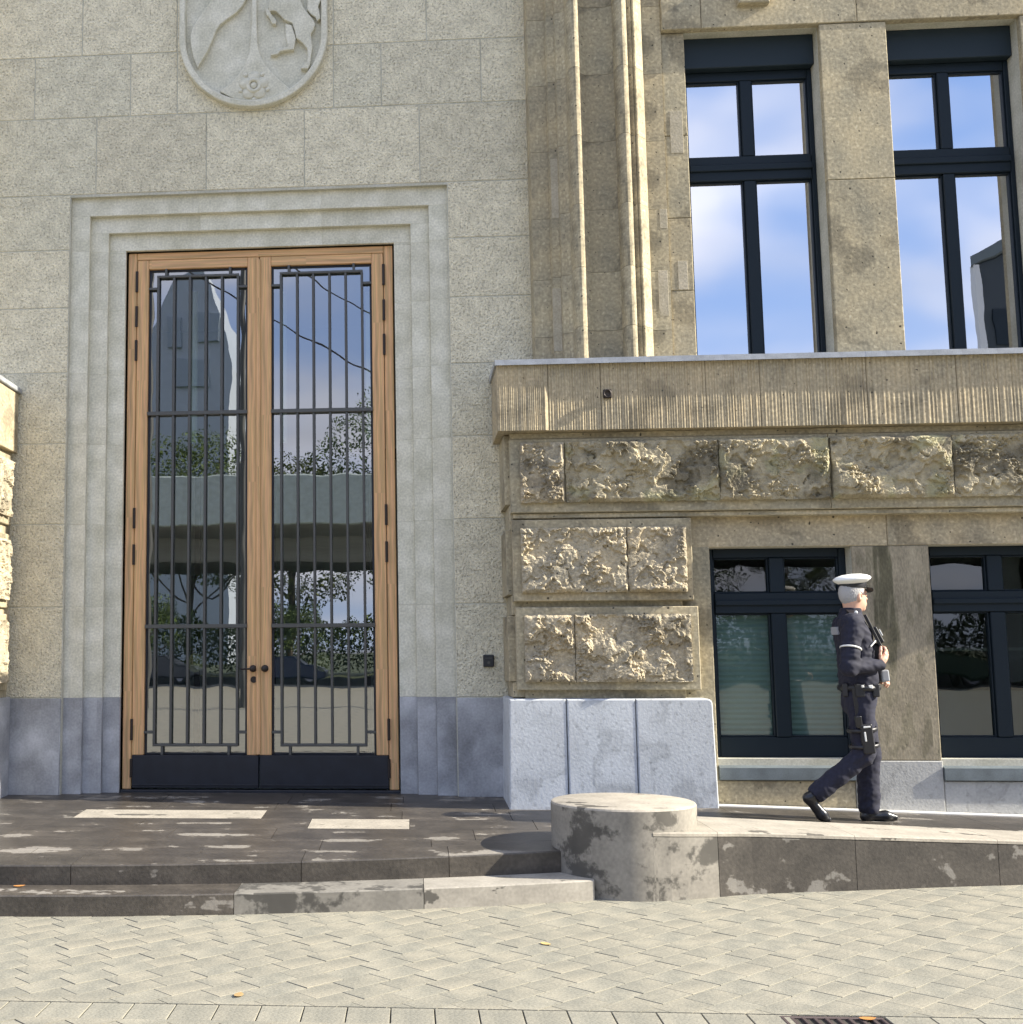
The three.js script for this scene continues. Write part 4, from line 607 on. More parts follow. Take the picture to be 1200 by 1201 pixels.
{ // dark office block mirrored in the second upper window
  const o = thing('office_building', 'dark glazed office block with slanting roof mirrored in the upper window', 'building'), Z = 62, a = behind(1146, 312, Z, 0.155), b = behind(1200, 283, Z, 0.155), sl = (b.y - a.y) / (b.x - a.x), W = 34, x0 = a.x, sk = new THREE.Matrix4().makeShear(0, 0, 0, 0, x0 / (Z + CAM.z) * 1.05, 0);
  mesh('facade', extr([[x0, ST - 0.2], [x0 + W, ST - 0.2], [x0 + W, a.y + sl * W], [x0, a.y]], 18).applyMatrix4(sk).translate(0, 0, Z), std(lin(0.02, 0.028, 0.034), { roughness: 0.6 }), o);
  const rf = mesh('roof_edge', extr([[x0 - 0.5, a.y - 0.1], [x0 + W, a.y + sl * W], [x0 + W, a.y + sl * W + 0.6], [x0 - 0.5, a.y + 0.5]], 18.6).applyMatrix4(sk).translate(0, 0, Z - 0.3), std(lin(0.10, 0.12, 0.13)), o);
  mesh('corner_post', new THREE.BoxGeometry(0.35, a.y, 0.5).translate(x0 - 0.15, a.y / 2, Z), std(lin(0.5, 0.5, 0.5)), o);
  for (let y = 3; y < a.y - 1; y += 3.4) for (let k = 0; k < 9; k++) mesh('window', new THREE.BoxGeometry(3.2, 2.2, 0.1).translate(x0 + 2.2 + k * 3.6, y, Z - 0.04), M.frame, o);
}
{ // pale glass tower mirrored in the left door leaf
  const o = thing('glass_tower', 'pale blue glass tower with curved outline mirrored in the left door leaf', 'tower'), Z = 170, q = (u, v) => { const p = behind(u, v, Z); return [p.x, p.y]; };
  const bot = -0.5, out = [[176, 400], [190, 352], [205, 326], [228, 316], [240, 318], [252, 352], [266, 392], [272, 430], [268, 480]].map((p) => q(...p));
  mesh('tower_body', extr([[out[0][0], bot], ...[[out[out.length - 1][0], bot]], ...out.reverse()], 22).translate(0, 0, Z), std(lin(0.46, 0.51, 0.55), { roughness: 0.3 }), o);
  for (const [u0, u1, v0] of [[196, 214, 372], [232, 258, 366], [206, 246, 420]]) { const a = behind(u0, v0 + 34, Z), b = behind(u1, v0, Z); mesh('glazed_bay', new THREE.BoxGeometry(b.x - a.x, b.y - a.y, 0.6).translate((a.x + b.x) / 2, (a.y + b.y) / 2, Z - 0.2), std(lin(0.34, 0.40, 0.45), { roughness: 0.2 }), o); }
}
{ // tram wires on posts
  for (const [p, q] of [[[322, 368], [446, 432]], [[372, 324], [446, 366]]]) {
    const Z = 24, a = behind(...p, Z), b = behind(...q, Z), d = b.clone().sub(a), A = a.clone().addScaledVector(d, -1.2), B = b.clone().addScaledVector(d, 1.6);
    const w = thing('tram_wire', 'thin dark overhead wire slung between two posts, ' + (p[0] < 350 ? 'the lower of the pair' : 'the higher of the pair'), 'wire', 'overhead wires');
    mesh('cable', tube([A.toArray(), A.clone().lerp(B, 0.5).add(new THREE.Vector3(0, -0.25, 0)).toArray(), B.toArray()], 0.022, 6, 16), M.iron, w);
    for (const e of [A, B]) mesh('post', new THREE.CylinderGeometry(0.08, 0.11, e.y - ST + 0.1, 10).translate(e.x, (e.y + ST - 0.1) / 2, e.z), M.steel, w);
  }
}
{ // long ragged hedge beyond the bridge
  const h = structure('hedge', 'long dense green hedge beyond the road under the bridge', 'hedge'); h.userData.kind = 'stuff'; const r = rng(71), Pp = [], N = [], C = [];
  for (let i = 0; i < 60000; i++) {
    const x = -70 + 140 * r(), top = 3.9 + 1.6 * fbm(x * 0.13, 3, 4, 0, 71) + 0.9 * fbm(x * 0.6, 8, 3, 0, 72), y = ST + top * Math.pow(r(), 0.7), z = 76 + 2.4 * r(), s = 0.08 + 0.10 * r(), k = 0.6 + 0.8 * r();
    const u = v3(r() - 0.5, r() - 0.5, r() - 0.5).normalize(), v = v3(r() - 0.5, r() - 0.5, r() - 0.5).cross(u).normalize(), n = v3(0, 0, 0).crossVectors(u, v), e = [[-1, 0], [0, -0.6], [1, 0], [0, 0.6]].map(([p, o]) => [x + (u.x * p + v.x * o) * s, y + (u.y * p + v.y * o) * s, z + (u.z * p + v.z * o) * s]);
    for (const t of [0, 1, 2, 0, 2, 3]) { Pp.push(...e[t]); N.push(n.x, n.y, n.z); C.push(k, k, k * 0.9); }
  }
  const g = new THREE.BufferGeometry(); g.setAttribute('position', new THREE.Float32BufferAttribute(Pp, 3)); g.setAttribute('normal', new THREE.Float32BufferAttribute(N, 3)); g.setAttribute('color', new THREE.Float32BufferAttribute(C, 3));
  const m = mesh('hedge_foliage', g, new THREE.MeshStandardMaterial({ color: lin(0.09, 0.13, 0.035), vertexColors: true, roughness: 0.8, side: THREE.DoubleSide }), h); m.userData.kind = 'stuff';
}
function makeCar(paint) {
  const g = new THREE.Group(), side = [[-2.15, 0.42], [-2.1, 0.78], [-1.95, 0.92], [-1.3, 1.0], [-0.75, 1.42], [0.55, 1.46], [1.25, 1.02], [1.95, 0.9], [2.15, 0.68], [2.16, 0.40], [1.8, 0.3], [-1.9, 0.3]];
  mesh('body', extr(side, 1.72, 0.08).translate(0, 0, -0.86), std(paint, { roughness: 0.3 }), g);
  const gl = std(lin(0.02, 0.03, 0.035), { roughness: 0.1 });
  for (const s of [-1, 1]) { mesh('side_window', extr([[-1.05, 1.02], [-0.68, 1.36], [0.48, 1.39], [1.0, 1.03]], 0.01).translate(0, 0, s > 0 ? 0.861 : -0.871), gl, g); for (const x of [-1.35, 1.35]) { const wh = group('wheel', g); mesh('tyre', new THREE.TorusGeometry(0.25, 0.09, 10, 24).translate(x, 0.34, s * 0.78), std(lin(0.02, 0.02, 0.02)), wh); mesh('rim', new THREE.CylinderGeometry(0.2, 0.2, 0.12, 18).rotateX(Math.PI / 2).translate(x, 0.34, s * 0.78), std(lin(0.4, 0.4, 0.42), { metalness: 0.6, roughness: 0.4 }), wh); } mesh('headlight', new THREE.SphereGeometry(0.1, 10, 8).scale(0.5, 0.7, 1.4).translate(2.1, 0.72, s * 0.62), std(lin(0.7, 0.7, 0.7), { roughness: 0.2 }), g); }
  return g;
}
for (const [n, c, x, z] of [['white', [0.75, 0.75, 0.74], 1.6, 50], ['dark blue', [0.03, 0.04, 0.08], -6.5, 50.3], ['silver', [0.4, 0.41, 0.42], 9, 50.2], ['black', [0.02, 0.02, 0.02], 17, 50.1], ['dark grey', [0.09, 0.09, 0.095], -13, 50.4], ['light grey', [0.55, 0.55, 0.54], -20, 50.1], ['green', [0.04, 0.09, 0.05], 25, 50.3]]) { const c1 = makeCar(lin(...c)); c1.name = numbered('parked_car'); c1.userData = { label: n + ' car parked across the square, mirrored in the glass', category: 'car', group: 'cars across the square' }; c1.position.set(x, ST - 0.06, z); scene.add(c1); }

// ================================================================== THE POLICE OFFICER
const smin = (a, b, k) => { const h = clamp(0.5 + 0.5 * (b - a) / k); return mix(b, a, h) - k * h * (1 - h); };
function rc(px, py, pz, a, b, r1, r2) {                               // tapered capsule
  const bx = b[0] - a[0], by = b[1] - a[1], bz = b[2] - a[2], t = clamp(((px - a[0]) * bx + (py - a[1]) * by + (pz - a[2]) * bz) / (bx * bx + by * by + bz * bz));
  return Math.hypot(px - a[0] - bx * t, py - a[1] - by * t, pz - a[2] - bz * t) - mix(r1, r2, t);
}
const ell = (x, y, z, c, r) => { const a = (x - c[0]) / r[0], b = (y - c[1]) / r[1], d = (z - c[2]) / r[2], k = Math.hypot(a, b, d); return (k - 1) * Math.min(r[0], r[1], r[2]) * (k < 1 ? 1 : 1); };
function surf(f, lo, hi, c) {                                         // surface nets
  const n = [0, 1, 2].map((i) => Math.ceil((hi[i] - lo[i]) / c) + 1), F = new Float32Array(n[0] * n[1] * n[2]), I = (i, j, k) => (k * n[1] + j) * n[0] + i;
  for (let k = 0; k < n[2]; k++) for (let j = 0; j < n[1]; j++) for (let i = 0; i < n[0]; i++) F[I(i, j, k)] = f(lo[0] + i * c, lo[1] + j * c, lo[2] + k * c);
  const id = new Int32Array(F.length).fill(-1), P = [], ix = [];
  for (let k = 0; k < n[2] - 1; k++) for (let j = 0; j < n[1] - 1; j++) for (let i = 0; i < n[0] - 1; i++) {
    let m = 0, s = [0, 0, 0], q = 0; const v = [];
    for (let e = 0; e < 8; e++) { const d = F[I(i + (e & 1), j + ((e >> 1) & 1), k + (e >> 2))]; v.push(d); if (d < 0) m |= 1 << e; }
    if (m === 0 || m === 255) continue;
    for (let a = 0; a < 8; a++) for (let b = 0; b < 3; b++) { const o = a | (1 << b); if (o === a || (v[a] < 0) === (v[o] < 0)) continue; const t = v[a] / (v[a] - v[o]); s[0] += (a & 1) + (b === 0 ? t : 0); s[1] += ((a >> 1) & 1) + (b === 1 ? t : 0); s[2] += (a >> 2) + (b === 2 ? t : 0); q++; }
    id[I(i, j, k)] = P.length / 3; P.push(lo[0] + (i + s[0] / q) * c, lo[1] + (j + s[1] / q) * c, lo[2] + (k + s[2] / q) * c);
  }
  for (let k = 1; k < n[2] - 1; k++) for (let j = 1; j < n[1] - 1; j++) for (let i = 1; i < n[0] - 1; i++) {
    const a = F[I(i, j, k)] < 0;
    const face = (b, p, q, r, s) => { if (a === b || p < 0 || q < 0 || r < 0 || s < 0) return; if (a) ix.push(p, q, r, p, r, s); else ix.push(p, r, q, p, s, r); };
    face(F[I(i + 1, j, k)] < 0, id[I(i, j - 1, k - 1)], id[I(i, j, k - 1)], id[I(i, j, k)], id[I(i, j - 1, k)]);
    face(F[I(i, j + 1, k)] < 0, id[I(i - 1, j, k - 1)], id[I(i - 1, j, k)], id[I(i, j, k)], id[I(i, j, k - 1)]);
    face(F[I(i, j, k + 1)] < 0, id[I(i - 1, j - 1, k)], id[I(i, j - 1, k)], id[I(i, j, k)], id[I(i - 1, j, k)]);
  }
  const g = new THREE.BufferGeometry(); g.setAttribute('position', new THREE.Float32BufferAttribute(P, 3)); g.setIndex(ix);
  const N = new Float32Array(P.length), h = c * 0.5; for (let i = 0; i < P.length; i += 3) { const [x, y, z] = [P[i], P[i + 1], P[i + 2]]; const d = v3(f(x + h, y, z) - f(x - h, y, z), f(x, y + h, z) - f(x, y - h, z), f(x, y, z + h) - f(x, y, z - h)).normalize(); N.set([d.x, d.y, d.z], i); }
  g.setAttribute('normal', new THREE.BufferAttribute(N, 3)); const uv = []; for (let i = 0; i < P.length; i += 3) uv.push(P[i] + P[i + 2], P[i + 1]); g.setAttribute('uv', new THREE.Float32BufferAttribute(uv, 2)); return g;
}
{
  const man = thing('person', 'walking police officer in navy uniform and white peaked cap, hand raised to chest', 'person');
  const J = { pel: [0.02, 0.95, 0], wst: [0.0, 1.08, 0], chs: [-0.02, 1.36, 0], nck: [-0.035, 1.555, 0], rs: [-0.08, 1.475, 0.185], ls: [-0.03, 1.475, -0.185], re: [-0.15, 1.155, 0.265], rw: [0.115, 1.175, 0.15], le: [0.01, 1.16, -0.27], lw: [0.13, 1.08, -0.10], rh: [-0.005, 0.93, 0.09], lh: [0.035, 0.93, -0.085], rk: [0.06, 0.505, 0.10], ra: [-0.285, 0.205, 0.085], lk: [0.165, 0.50, -0.085], la: [0.155, 0.095, -0.08] };
  const nz = (x, y, z, s, sd) => gn(x * s + z * s * 0.7, y * s - z * s * 0.45, 0, sd);
  // body: continuous, under the clothes
  const bodyF = (x, y, z) => {
    let d = rc(x, y, z / 1.35, [J.pel[0], J.pel[1], 0], [J.chs[0], J.chs[1], 0], 0.10, 0.105); d = smin(d, rc(x, y, z, J.rs, J.ls, 0.055, 0.055), 0.05); d = smin(d, rc(x, y, z, [-0.03, 1.44, 0], [-0.018, 1.625, 0], 0.064, 0.058), 0.04);
    for (const [s, e, w] of [['rs', 're', 'rw'], ['ls', 'le', 'lw']]) { d = smin(d, rc(x, y, z, J[s], J[e], 0.045, 0.036), 0.03); d = smin(d, rc(x, y, z, J[e], J[w], 0.036, 0.027), 0.02); }
    for (const [h, k, a] of [['rh', 'rk', 'ra'], ['lh', 'lk', 'la']]) { d = smin(d, rc(x, y, z, J[h], J[k], 0.075, 0.05), 0.03); d = smin(d, rc(x, y, z, J[k], J[a], 0.05, 0.035), 0.02); }
    return d;
  };
  const skin = std(lin(0.62, 0.36, 0.25), { roughness: 0.6 });
  // head in its own frame: looks along +x, turned a little further from the camera
  const HC = v3(0.0, 1.695, 0), hrot = new THREE.Matrix4().makeRotationY(0.38);
  const headF = (x, y, z) => {
    let d = ell(x, y, z, [-0.012, 0.02, 0], [0.098, 0.112, 0.077]); d = smin(d, ell(x, y, z, [0.03, -0.062, 0], [0.062, 0.062, 0.056]), 0.04);
    d = smin(d, rc(x, y, z, [0.088, 0.012, 0], [0.108, -0.022, 0], 0.008, 0.013), 0.015); d = smin(d, ell(x, y, z, [0.085, -0.062, 0], [0.012, 0.016, 0.026]), 0.012); d = smin(d, ell(x, y, z, [0.068, -0.1, 0], [0.02, 0.016, 0.022]), 0.02);
    d = smin(d, ell(x, y, z, [0.082, 0.03, 0], [0.014, 0.009, 0.045]), 0.015);
    for (const s of [-1, 1]) { d = Math.max(d, -ell(x, y, z, [0.092, 0.006, s * 0.032], [0.014, 0.010, 0.016])); d = smin(d, ell(x, y, z, [0.079, 0.004, s * 0.031], [0.012, 0.010, 0.013]), 0.003); let e = ell(x, y, z, [-0.012, -0.008, s * 0.079], [0.022, 0.034, 0.011]); e = Math.max(e, -ell(x, y, z, [-0.005, -0.006, s * 0.09], [0.011, 0.02, 0.009])); d = smin(d, e, 0.006); }
    d = smin(d, rc(x, y, z, [-0.02, -0.03, 0], [-0.03, -0.13, 0], 0.06, 0.058), 0.03); return d;
  };
  const headG = surf(headF, [-0.14, -0.17, -0.11], [0.15, 0.16, 0.11], 0.005).applyMatrix4(hrot).translate(HC.x, HC.y, HC.z);
  // hands: palm and five finger chains each
  const hand = (wr, dir, up, curl, side) => {
    const D = v3(...dir).normalize(), U = v3(...up).normalize(), S = v3().crossVectors(D, U).multiplyScalar(side).normalize(), Uo = v3().crossVectors(S, D).multiplyScalar(side); const at = (o, d, u, s) => o.clone().addScaledVector(D, d).addScaledVector(Uo, u).addScaledVector(S, s);
    const O = v3(...wr), bones = [[O, at(O, 0.05, 0, 0), 0.024, 0.026]];
    for (let i = 0; i < 4; i++) {
      const s = (i - 1.5) * 0.0185, len = [0.85, 1, 0.94, 0.74][i]; let p = at(O, 0.082, 0, s), ang = 0.35 * curl; bones.push([at(O, 0.03, 0, s * 0.8), p, 0.014, 0.0105]);
      for (const l of [0.042, 0.028, 0.022]) { const q = at(p, Math.cos(ang) * l * len, -Math.sin(ang) * l * len, 0); bones.push([p, q, 0.0098, 0.0086]); p = q; ang += curl * 0.75; }
    }
    let p = at(O, 0.022, -0.006, -0.022); for (const [l, a, b] of [[0.04, -0.75, 0.35], [0.034, -0.35, 0.6], [0.026, -0.1, 0.8]]) { const q = p.clone().addScaledVector(D, l * Math.cos(a)).addScaledVector(S, l * Math.sin(a)).addScaledVector(Uo, -l * 0.5 * b); bones.push([p, q, 0.0115, 0.0095]); p = q; }
    const B = bones.map(([a, b, r, s]) => [a.toArray(), b.toArray(), r, s]), lo = [9, 9, 9], hi = [-9, -9, -9]; for (const [a, b] of B) for (const q of [a, b]) q.forEach((c, i) => { lo[i] = Math.min(lo[i], c - 0.035); hi[i] = Math.max(hi[i], c + 0.035); });
    return surf((x, y, z) => { let d = 9; B.forEach(([a, b, r, s], i) => { d = smin(d, rc(x, y, z, a, b, r, s), i < 1 ? 0.001 : 0.006); }); return d; }, lo, hi, 0.0035);
  };
  const rHand = hand(J.rw, [0.55, 0.72, -0.25], [0.6, -0.35, 0.7], 0.75, 1), lHand = hand(J.lw, [0.6, -0.1, 0.5], [0, 1, 0], 1.0, -1);
  mesh('body', mergeGeometries([surf(bodyF, [-0.45, 0.02, -0.36], [0.32, 1.66, 0.36], 0.014), headG, rHand, lHand]), skin, man);
  // hair: cropped grey, below the cap
  const hairF = (x, y, z) => { const s = ell(x, y, z, [-0.017, 0.022, 0], [0.104, 0.116, 0.083]); const cut = Math.max(x - 0.022 - 0.5 * (y - 0.0), -(y + 0.078 + 0.25 * (x + 0.09))); const ear = -ell(x, y, z, [-0.002, -0.012, z > 0 ? 0.082 : -0.082], [0.026, 0.036, 0.03]); return Math.max(s + 0.0022 * gn(x * 160, y * 90 + z * 160, 0, 4), cut, ear); };
  mesh('hair', surf(hairF, [-0.15, -0.13, -0.11], [0.12, 0.16, 0.11], 0.005).applyMatrix4(hrot).translate(HC.x, HC.y, HC.z), std(lin(0.36, 0.35, 0.34), { roughness: 0.8 }), man);
  // jacket with sleeves, hem, collar
  const jackF = (x, y, z) => {
    let d = rc(x, y, z / 1.40, [-0.022, 1.385, 0], [0.0, 1.10, 0], 0.132, 0.125); d = smin(d, rc(x, y, z / 1.34, [0, 1.10, 0], [0.012, 0.995, 0], 0.124, 0.13), 0.05); d = smin(d, rc(x, y, z, [-0.075, 1.475, 0.15], [-0.03, 1.475, -0.15], 0.085, 0.085), 0.07); d = smin(d, rc(x, y, z, [-0.03, 1.50, 0], [-0.03, 1.585, 0], 0.092, 0.078), 0.03);
    for (const [s, e, w] of [['rs', 're', 'rw'], ['ls', 'le', 'lw']]) { let q = rc(x, y, z, J[s], J[e], 0.078, 0.062); q = smin(q, rc(x, y, z, J[e], J[w], 0.060, 0.044), 0.025); d = smin(d, q, 0.022); }
    d -= 0.007 * nz(x, y * 1.5, z, 13, 3) + 0.003 * nz(x, y, z, 34, 6); d -= 0.004 * Math.sin(y * 95 + x * 30) * sstep(0.14, 0.0, Math.hypot(x - J.re[0], y - J.re[1], z - J.re[2]));
    d = Math.max(d, 0.965 - y); d = Math.max(d, y - 1.605 - 0.25 * (x + 0.03) * 0); 
    const wr = J.rw; const ex = wr[0] - J.re[0], ey = wr[1] - J.re[1], ez = wr[2] - J.re[2], l = Math.hypot(ex, ey, ez), t = ((x - wr[0]) * ex + (y - wr[1]) * ey + (z - wr[2]) * ez) / l; if (t > -0.05 && Math.hypot(x - wr[0], y - wr[1], z - wr[2]) < 0.12 && z > 0.05 && x > 0.05) d = Math.max(d, t - 0.012 - 0.0);
    return d;
  };
  const cloth = tex(256, (u, v) => { const k = 0.9 + 0.12 * fbm(u * 8, v * 8, 4, 8, 201) + 0.06 * gn(u * 90, v * 90, 90, 202); return [k, k, k]; }, true, 0.3), navy = std(lin(0.012, 0.013, 0.030), { map: cloth, roughness: 0.85 }), navy2 = std(lin(0.015, 0.016, 0.034), { map: cloth, roughness: 0.9 });
  mesh('jacket', surf(jackF, [-0.34, 0.93, -0.40], [0.30, 1.64, 0.40], 0.009), navy, man);
  const trouF = (x, y, z) => {
    let d = rc(x, y, z / 1.3, [0.012, 1.04, 0], [0.015, 0.90, 0], 0.118, 0.122);
    let r = rc(x, y, z, J.rh, J.rk, 0.098, 0.078); r = smin(r, rc(x, y, z, J.rk, [-0.265, 0.225, 0.088], 0.079, 0.073), 0.03);
    let l = rc(x, y, z, J.lh, J.lk, 0.098, 0.080); l = smin(l, rc(x, y, z, J.lk, [0.15, 0.11, -0.08], 0.080, 0.078), 0.03);
    d = smin(d, r, 0.04); d = smin(d, l, 0.035);
    d -= 0.008 * nz(x * 0.8, y, z, 12, 13) + 0.003 * nz(x, y, z, 33, 16); d -= 0.005 * Math.sin(y * 80 - x * 60) * (sstep(0.15, 0.02, Math.hypot(x - J.rk[0], y - J.rk[1])) + sstep(0.14, 0.02, Math.hypot(x - 0.15, y - 0.14)));
    d = Math.max(d, y - 1.02); d = Math.max(d, (z < -0.0 ? 0.055 - y + 0 * x : -9));
    const rx = -0.345, ry = -0.275, rl = Math.hypot(rx, ry), t = ((x + 0.285) * rx + (y - 0.205) * ry) / rl; if (x < 0 && y < 0.5) d = Math.max(d, t - 0.015);
    return d;
  };
  mesh('trousers', surf(trouF, [-0.42, 0.03, -0.22], [0.32, 1.05, 0.24], 0.009), navy2, man);
  // shoes
  const black = std(lin(0.012, 0.012, 0.014), { roughness: 0.28 }), gear = std(lin(0.010, 0.010, 0.013), { roughness: 0.45 }), silver = std(lin(0.75, 0.75, 0.72), { roughness: 0.4 }), grey = std(lin(0.28, 0.29, 0.31), { roughness: 0.6 });
  const shoe = (heel, ball, toe, ank) => { const f = (x, y, z) => { let d = rc(x, y, z, heel, ball, 0.036, 0.040); d = smin(d, rc(x, y, z, ball, toe, 0.041, 0.026), 0.02); d = smin(d, rc(x, y, z, heel, ank, 0.038, 0.045), 0.03); return d; }; const q = [heel, ball, toe, ank], lo = [0, 1, 2].map((i) => Math.min(...q.map((p) => p[i])) - 0.06), hi = [0, 1, 2].map((i) => Math.max(...q.map((p) => p[i])) + 0.06); return surf(f, lo, hi, 0.007); };
  mesh('shoe', shoe([0.125, 0.036, -0.08], [0.27, 0.036, -0.085], [0.335, 0.026, -0.088], [0.15, 0.11, -0.08]), black, man);
  mesh('shoe', shoe([-0.335, 0.185, 0.085], [-0.245, 0.062, 0.088], [-0.205, 0.030, 0.088], [-0.285, 0.215, 0.085]), black, man);
  // cap
  const cap = group('peaked_cap', man); cap.position.set(HC.x - 0.004, HC.y + 0.075, HC.z); cap.rotation.set(0, 0.38, 0.03);
  const lathe = (pts, m, n) => mesh(n, new THREE.LatheGeometry(pts.map((q) => new THREE.Vector2(...q)), 40), m, cap);
  const crown = lathe([[0.098, 0.028], [0.112, 0.034], [0.134, 0.050], [0.142, 0.062], [0.137, 0.072], [0.115, 0.086], [0.07, 0.098], [0.0, 0.103]], std(lin(0.82, 0.82, 0.78), { roughness: 0.8 }), 'cap_crown'); crown.scale.set(0.99, 0.98, 0.94); crown.position.y = -0.006; crown.rotation.z = 0.06;
  const band = lathe([[0.092, -0.012], [0.099, -0.012], [0.1005, 0.034], [0.094, 0.034]], gear, 'cap_band'); band.scale.set(1.07, 1, 0.88);
  { const s = new THREE.Shape(); s.absarc(0, 0, 0.150, -0.95, 0.95, false); s.absarc(0.012, 0, 0.094, 0.95, -0.95, true); const g = new THREE.ExtrudeGeometry(s, { depth: 0.004, bevelEnabled: true, bevelSize: 0.002, bevelThickness: 0.002, bevelSegments: 1, curveSegments: 20 }); g.rotateX(-Math.PI / 2); g.scale(1.02, 1, 0.9); g.rotateZ(-0.42); g.translate(0.004, 0.012, 0); mesh('cap_visor', g, black, cap); }
  mesh('cap_cord', tube([[0.098, 0.004, 0.05], [0.112, -0.002, 0], [0.098, 0.004, -0.05]], 0.004, 6), silver, cap); mesh('cap_badge', new THREE.SphereGeometry(0.016, 10, 8).scale(0.4, 1.2, 1).translate(0.108, 0.028, 0), silver, cap);
  // piping, epaulettes, vest gear
  const armP = (t) => J.rs.map((c, i) => mix(c, J.re[i], t)), ring = (c, ax, r, m, n) => { const g = new THREE.TorusGeometry(r, 0.007, 6, 30); g.applyQuaternion(new THREE.Quaternion().setFromUnitVectors(v3(0, 0, 1), v3(...ax).normalize())); g.translate(...c); mesh(n, g, m, man); };
  ring(armP(0.56), [J.re[0] - J.rs[0], J.re[1] - J.rs[1], J.re[2] - J.rs[2]], 0.071, silver, 'sleeve_piping');
  const box = (n, w, h, d, p, rot, m) => { const b = mesh(n, new RoundedBoxGeometry(w, h, d, 2, Math.min(w, h, d) * 0.22), m, man); b.position.set(...p); b.rotation.set(...rot); return b; };
  mesh('chest_piping', tube([[0.045, 1.31, 0.168], [0.085, 1.345, 0.145], [0.112, 1.365, 0.10]], 0.006, 6), silver, man);
  box('epaulette', 0.05, 0.014, 0.12, [-0.065, 1.563, 0.13], [0.35, 0, 0], gear); box('epaulette', 0.05, 0.014, 0.12, [-0.035, 1.563, -0.13], [-0.35, 0, 0], gear); mesh('epaulette_star', new THREE.SphereGeometry(0.013, 8, 6).translate(-0.045, 1.565, 0.165), silver, man);
  box('back_panel', 0.02, 0.06, 0.14, [-0.158, 1.43, 0.02], [0, 0, 0.06], grey);
  box('vest_strap', 0.022, 0.26, 0.045, [0.085, 1.43, 0.115], [0.1, -0.3, 0.42], gear); box('radio', 0.04, 0.13, 0.05, [0.125, 1.395, 0.10], [0.1, -0.3, 0.45], gear); box('radio_face', 0.010, 0.05, 0.03, [0.148, 1.415, 0.10], [0.1, -0.3, 0.45], silver); 
  box('vest_pouch', 0.10, 0.17, 0.20, [0.115, 1.25, 0.0], [0, 0, 0.05], gear); box('vest_pouch', 0.06, 0.09, 0.09, [0.165, 1.09, 0.06], [0, 0, 0.08], grey); box('vest_pouch', 0.09, 0.13, 0.16, [0.13, 1.10, -0.05], [0, 0, 0.05], gear);
  const beltG = new THREE.TorusGeometry(0.125, 0.022, 8, 40).rotateX(Math.PI / 2).scale(1.02, 1.2, 1.36).translate(0.008, 1.0, 0); mesh('belt', beltG, gear, man);
  for (const [x, z, w] of [[-0.11, 0.08, 0.06], [-0.04, 0.165, 0.07], [0.075, 0.16, 0.05]]) box('belt_pouch', w, 0.10, 0.045, [x, 0.985, z], [0, Math.atan2(-x, z) * 0 + (x < -0.08 ? 1.0 : 0), 0], gear);
  box('belt_buckle', 0.03, 0.028, 0.02, [0.03, 1.01, 0.186], [0, 0, 0.2], silver); box('belt_buckle', 0.018, 0.018, 0.02, [-0.03, 1.015, 0.192], [0, 0, 0.2], silver);
  // thigh holster
  const hol = group('thigh_holster', man); hol.position.set(0.045, 0.63, 0.185); hol.rotation.set(0.05, 0, 0.10);
  const hb = (n, w, h, d, p, m) => { const b = mesh(n, new RoundedBoxGeometry(w, h, d, 2, Math.min(w, h, d) * 0.25), m, hol); b.position.set(...p); };
  hb('holster_body', 0.085, 0.22, 0.05, [0, 0, 0], gear); hb('pistol_grip', 0.045, 0.09, 0.04, [-0.045, 0.13, 0.0], black); hb('holster_clip', 0.05, 0.012, 0.054, [0.0, 0.09, 0.004], silver); hb('holster_clip', 0.012, 0.07, 0.054, [-0.02, 0.02, 0.004], silver); hb('holster_hanger', 0.04, 0.28, 0.012, [-0.03, 0.24, -0.03], gear);
  for (const y of [0.06, -0.06]) { const g = new THREE.TorusGeometry(0.1, 0.010, 6, 28).rotateX(Math.PI / 2).scale(1, 1.6, 1).translate(0.0, y, -0.088); mesh('thigh_strap', g, gear, hol); }
  const gp = onY(1000, 963, -0.025); man.position.set(gp.x, floorY(gp.x + 0.2, gp.z) + 0.0, gp.z); man.rotation.y = -0.02;
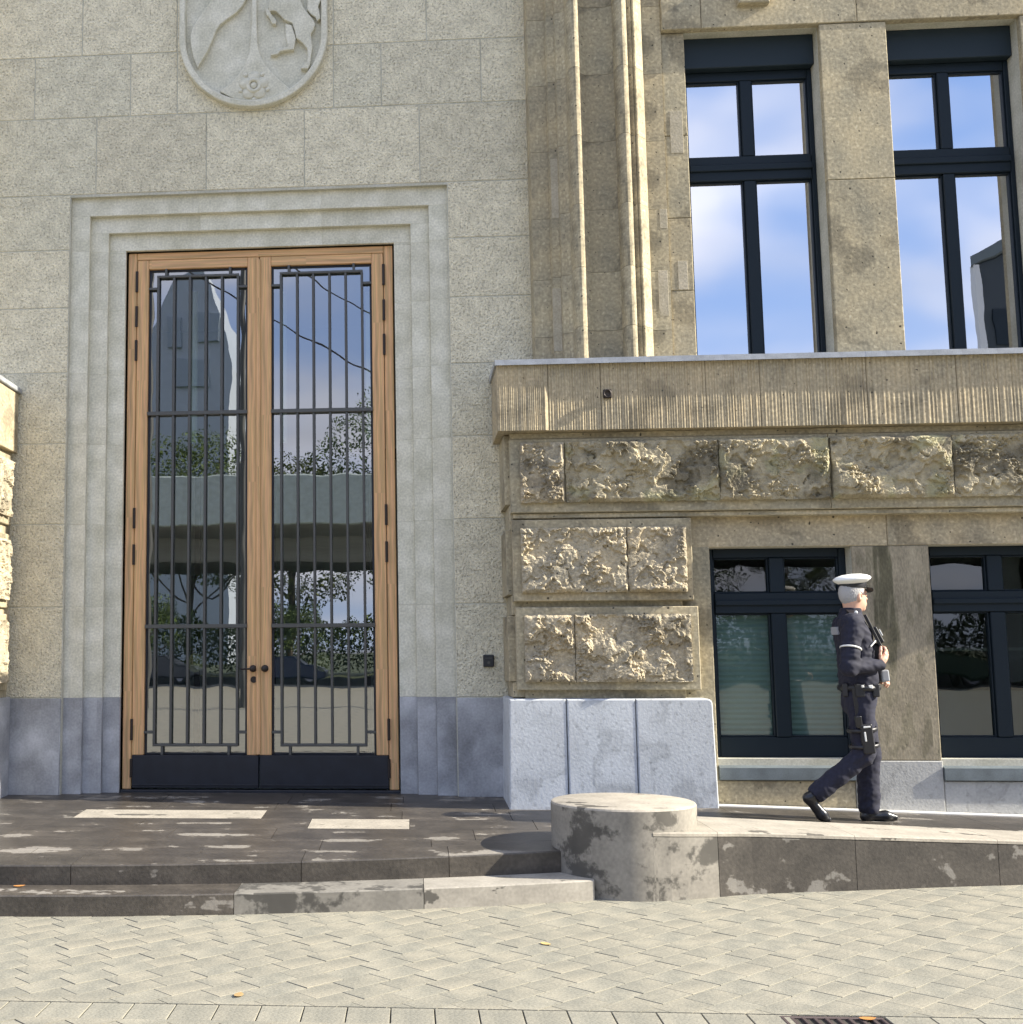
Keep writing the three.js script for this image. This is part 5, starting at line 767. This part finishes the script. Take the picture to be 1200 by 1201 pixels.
  { const lean = (y) => 0.10 * sstep(0.3, 1.15, y); for (const c of man.children) { if (c.isMesh && c.position.lengthSq() === 0) { const p = c.geometry.attributes.position; for (let i = 0; i < p.count; i++) p.setX(i, p.getX(i) + lean(p.getY(i))); } else c.position.x += lean(c.position.y); } }
}
// ================================================================== SMALL THINGS
{
  const p = onZ(573, 775, 0.0), b = thing('intercom', 'small black intercom box fixed to the grey wall beside the wooden door', 'intercom');
  const g = new RoundedBoxGeometry(0.095, 0.105, 0.03, 2, 0.008); const m = mesh('intercom_case', g, std(lin(0.012, 0.014, 0.02), { roughness: 0.35 }), b); mesh('intercom_button', new THREE.CylinderGeometry(0.012, 0.012, 0.006, 14).rotateX(Math.PI / 2).translate(0, -0.015, 0.017), M.steel, b); mesh('speaker_slot', cboxAt(-0.03, 0.03, 0.02, 0.026, 0.013, 0.0165, 0.001), M.steel, b);
  b.position.set(p.x, p.y, 0.016);
}
{
  const r = rng(44), cols = [[0.45, 0.2, 0.05], [0.5, 0.36, 0.14], [0.36, 0.24, 0.1]];
  [[22, 1040, -0.213], [536, 1062, ST], [977, 1041, ST], [1017, 1196, ST], [640, 1108, ST], [280, 1168, ST]].forEach(([u, v, y], i) => {
    const q = onY(u, v, y), s = new THREE.Shape(); s.moveTo(0, -0.035); s.bezierCurveTo(0.03, -0.02, 0.028, 0.02, 0, 0.04); s.bezierCurveTo(-0.028, 0.02, -0.03, -0.02, 0, -0.035);
    const g = new THREE.ExtrudeGeometry(s, { depth: 0.001, bevelEnabled: false }); const pp = g.attributes.position; for (let k = 0; k < pp.count; k++) pp.setZ(k, pp.getZ(k) + 6 * pp.getX(k) ** 2 + 4 * pp.getY(k) ** 2); g.computeVertexNormals(); g.rotateX(-Math.PI / 2); g.rotateY(r() * 6);
    const t = thing('fallen_leaf', i ? 'small dry fallen leaf lying on the pale paving' : 'small orange fallen leaf lying on the lower step', 'leaf', i ? 'fallen leaves' : undefined); mesh('leaf_blade', g, std(lin(...cols[i % 3]), { side: THREE.DoubleSide }), t); t.position.set(q.x, y + 0.003, q.z);
  });
}
renderer.render(scene, camera);
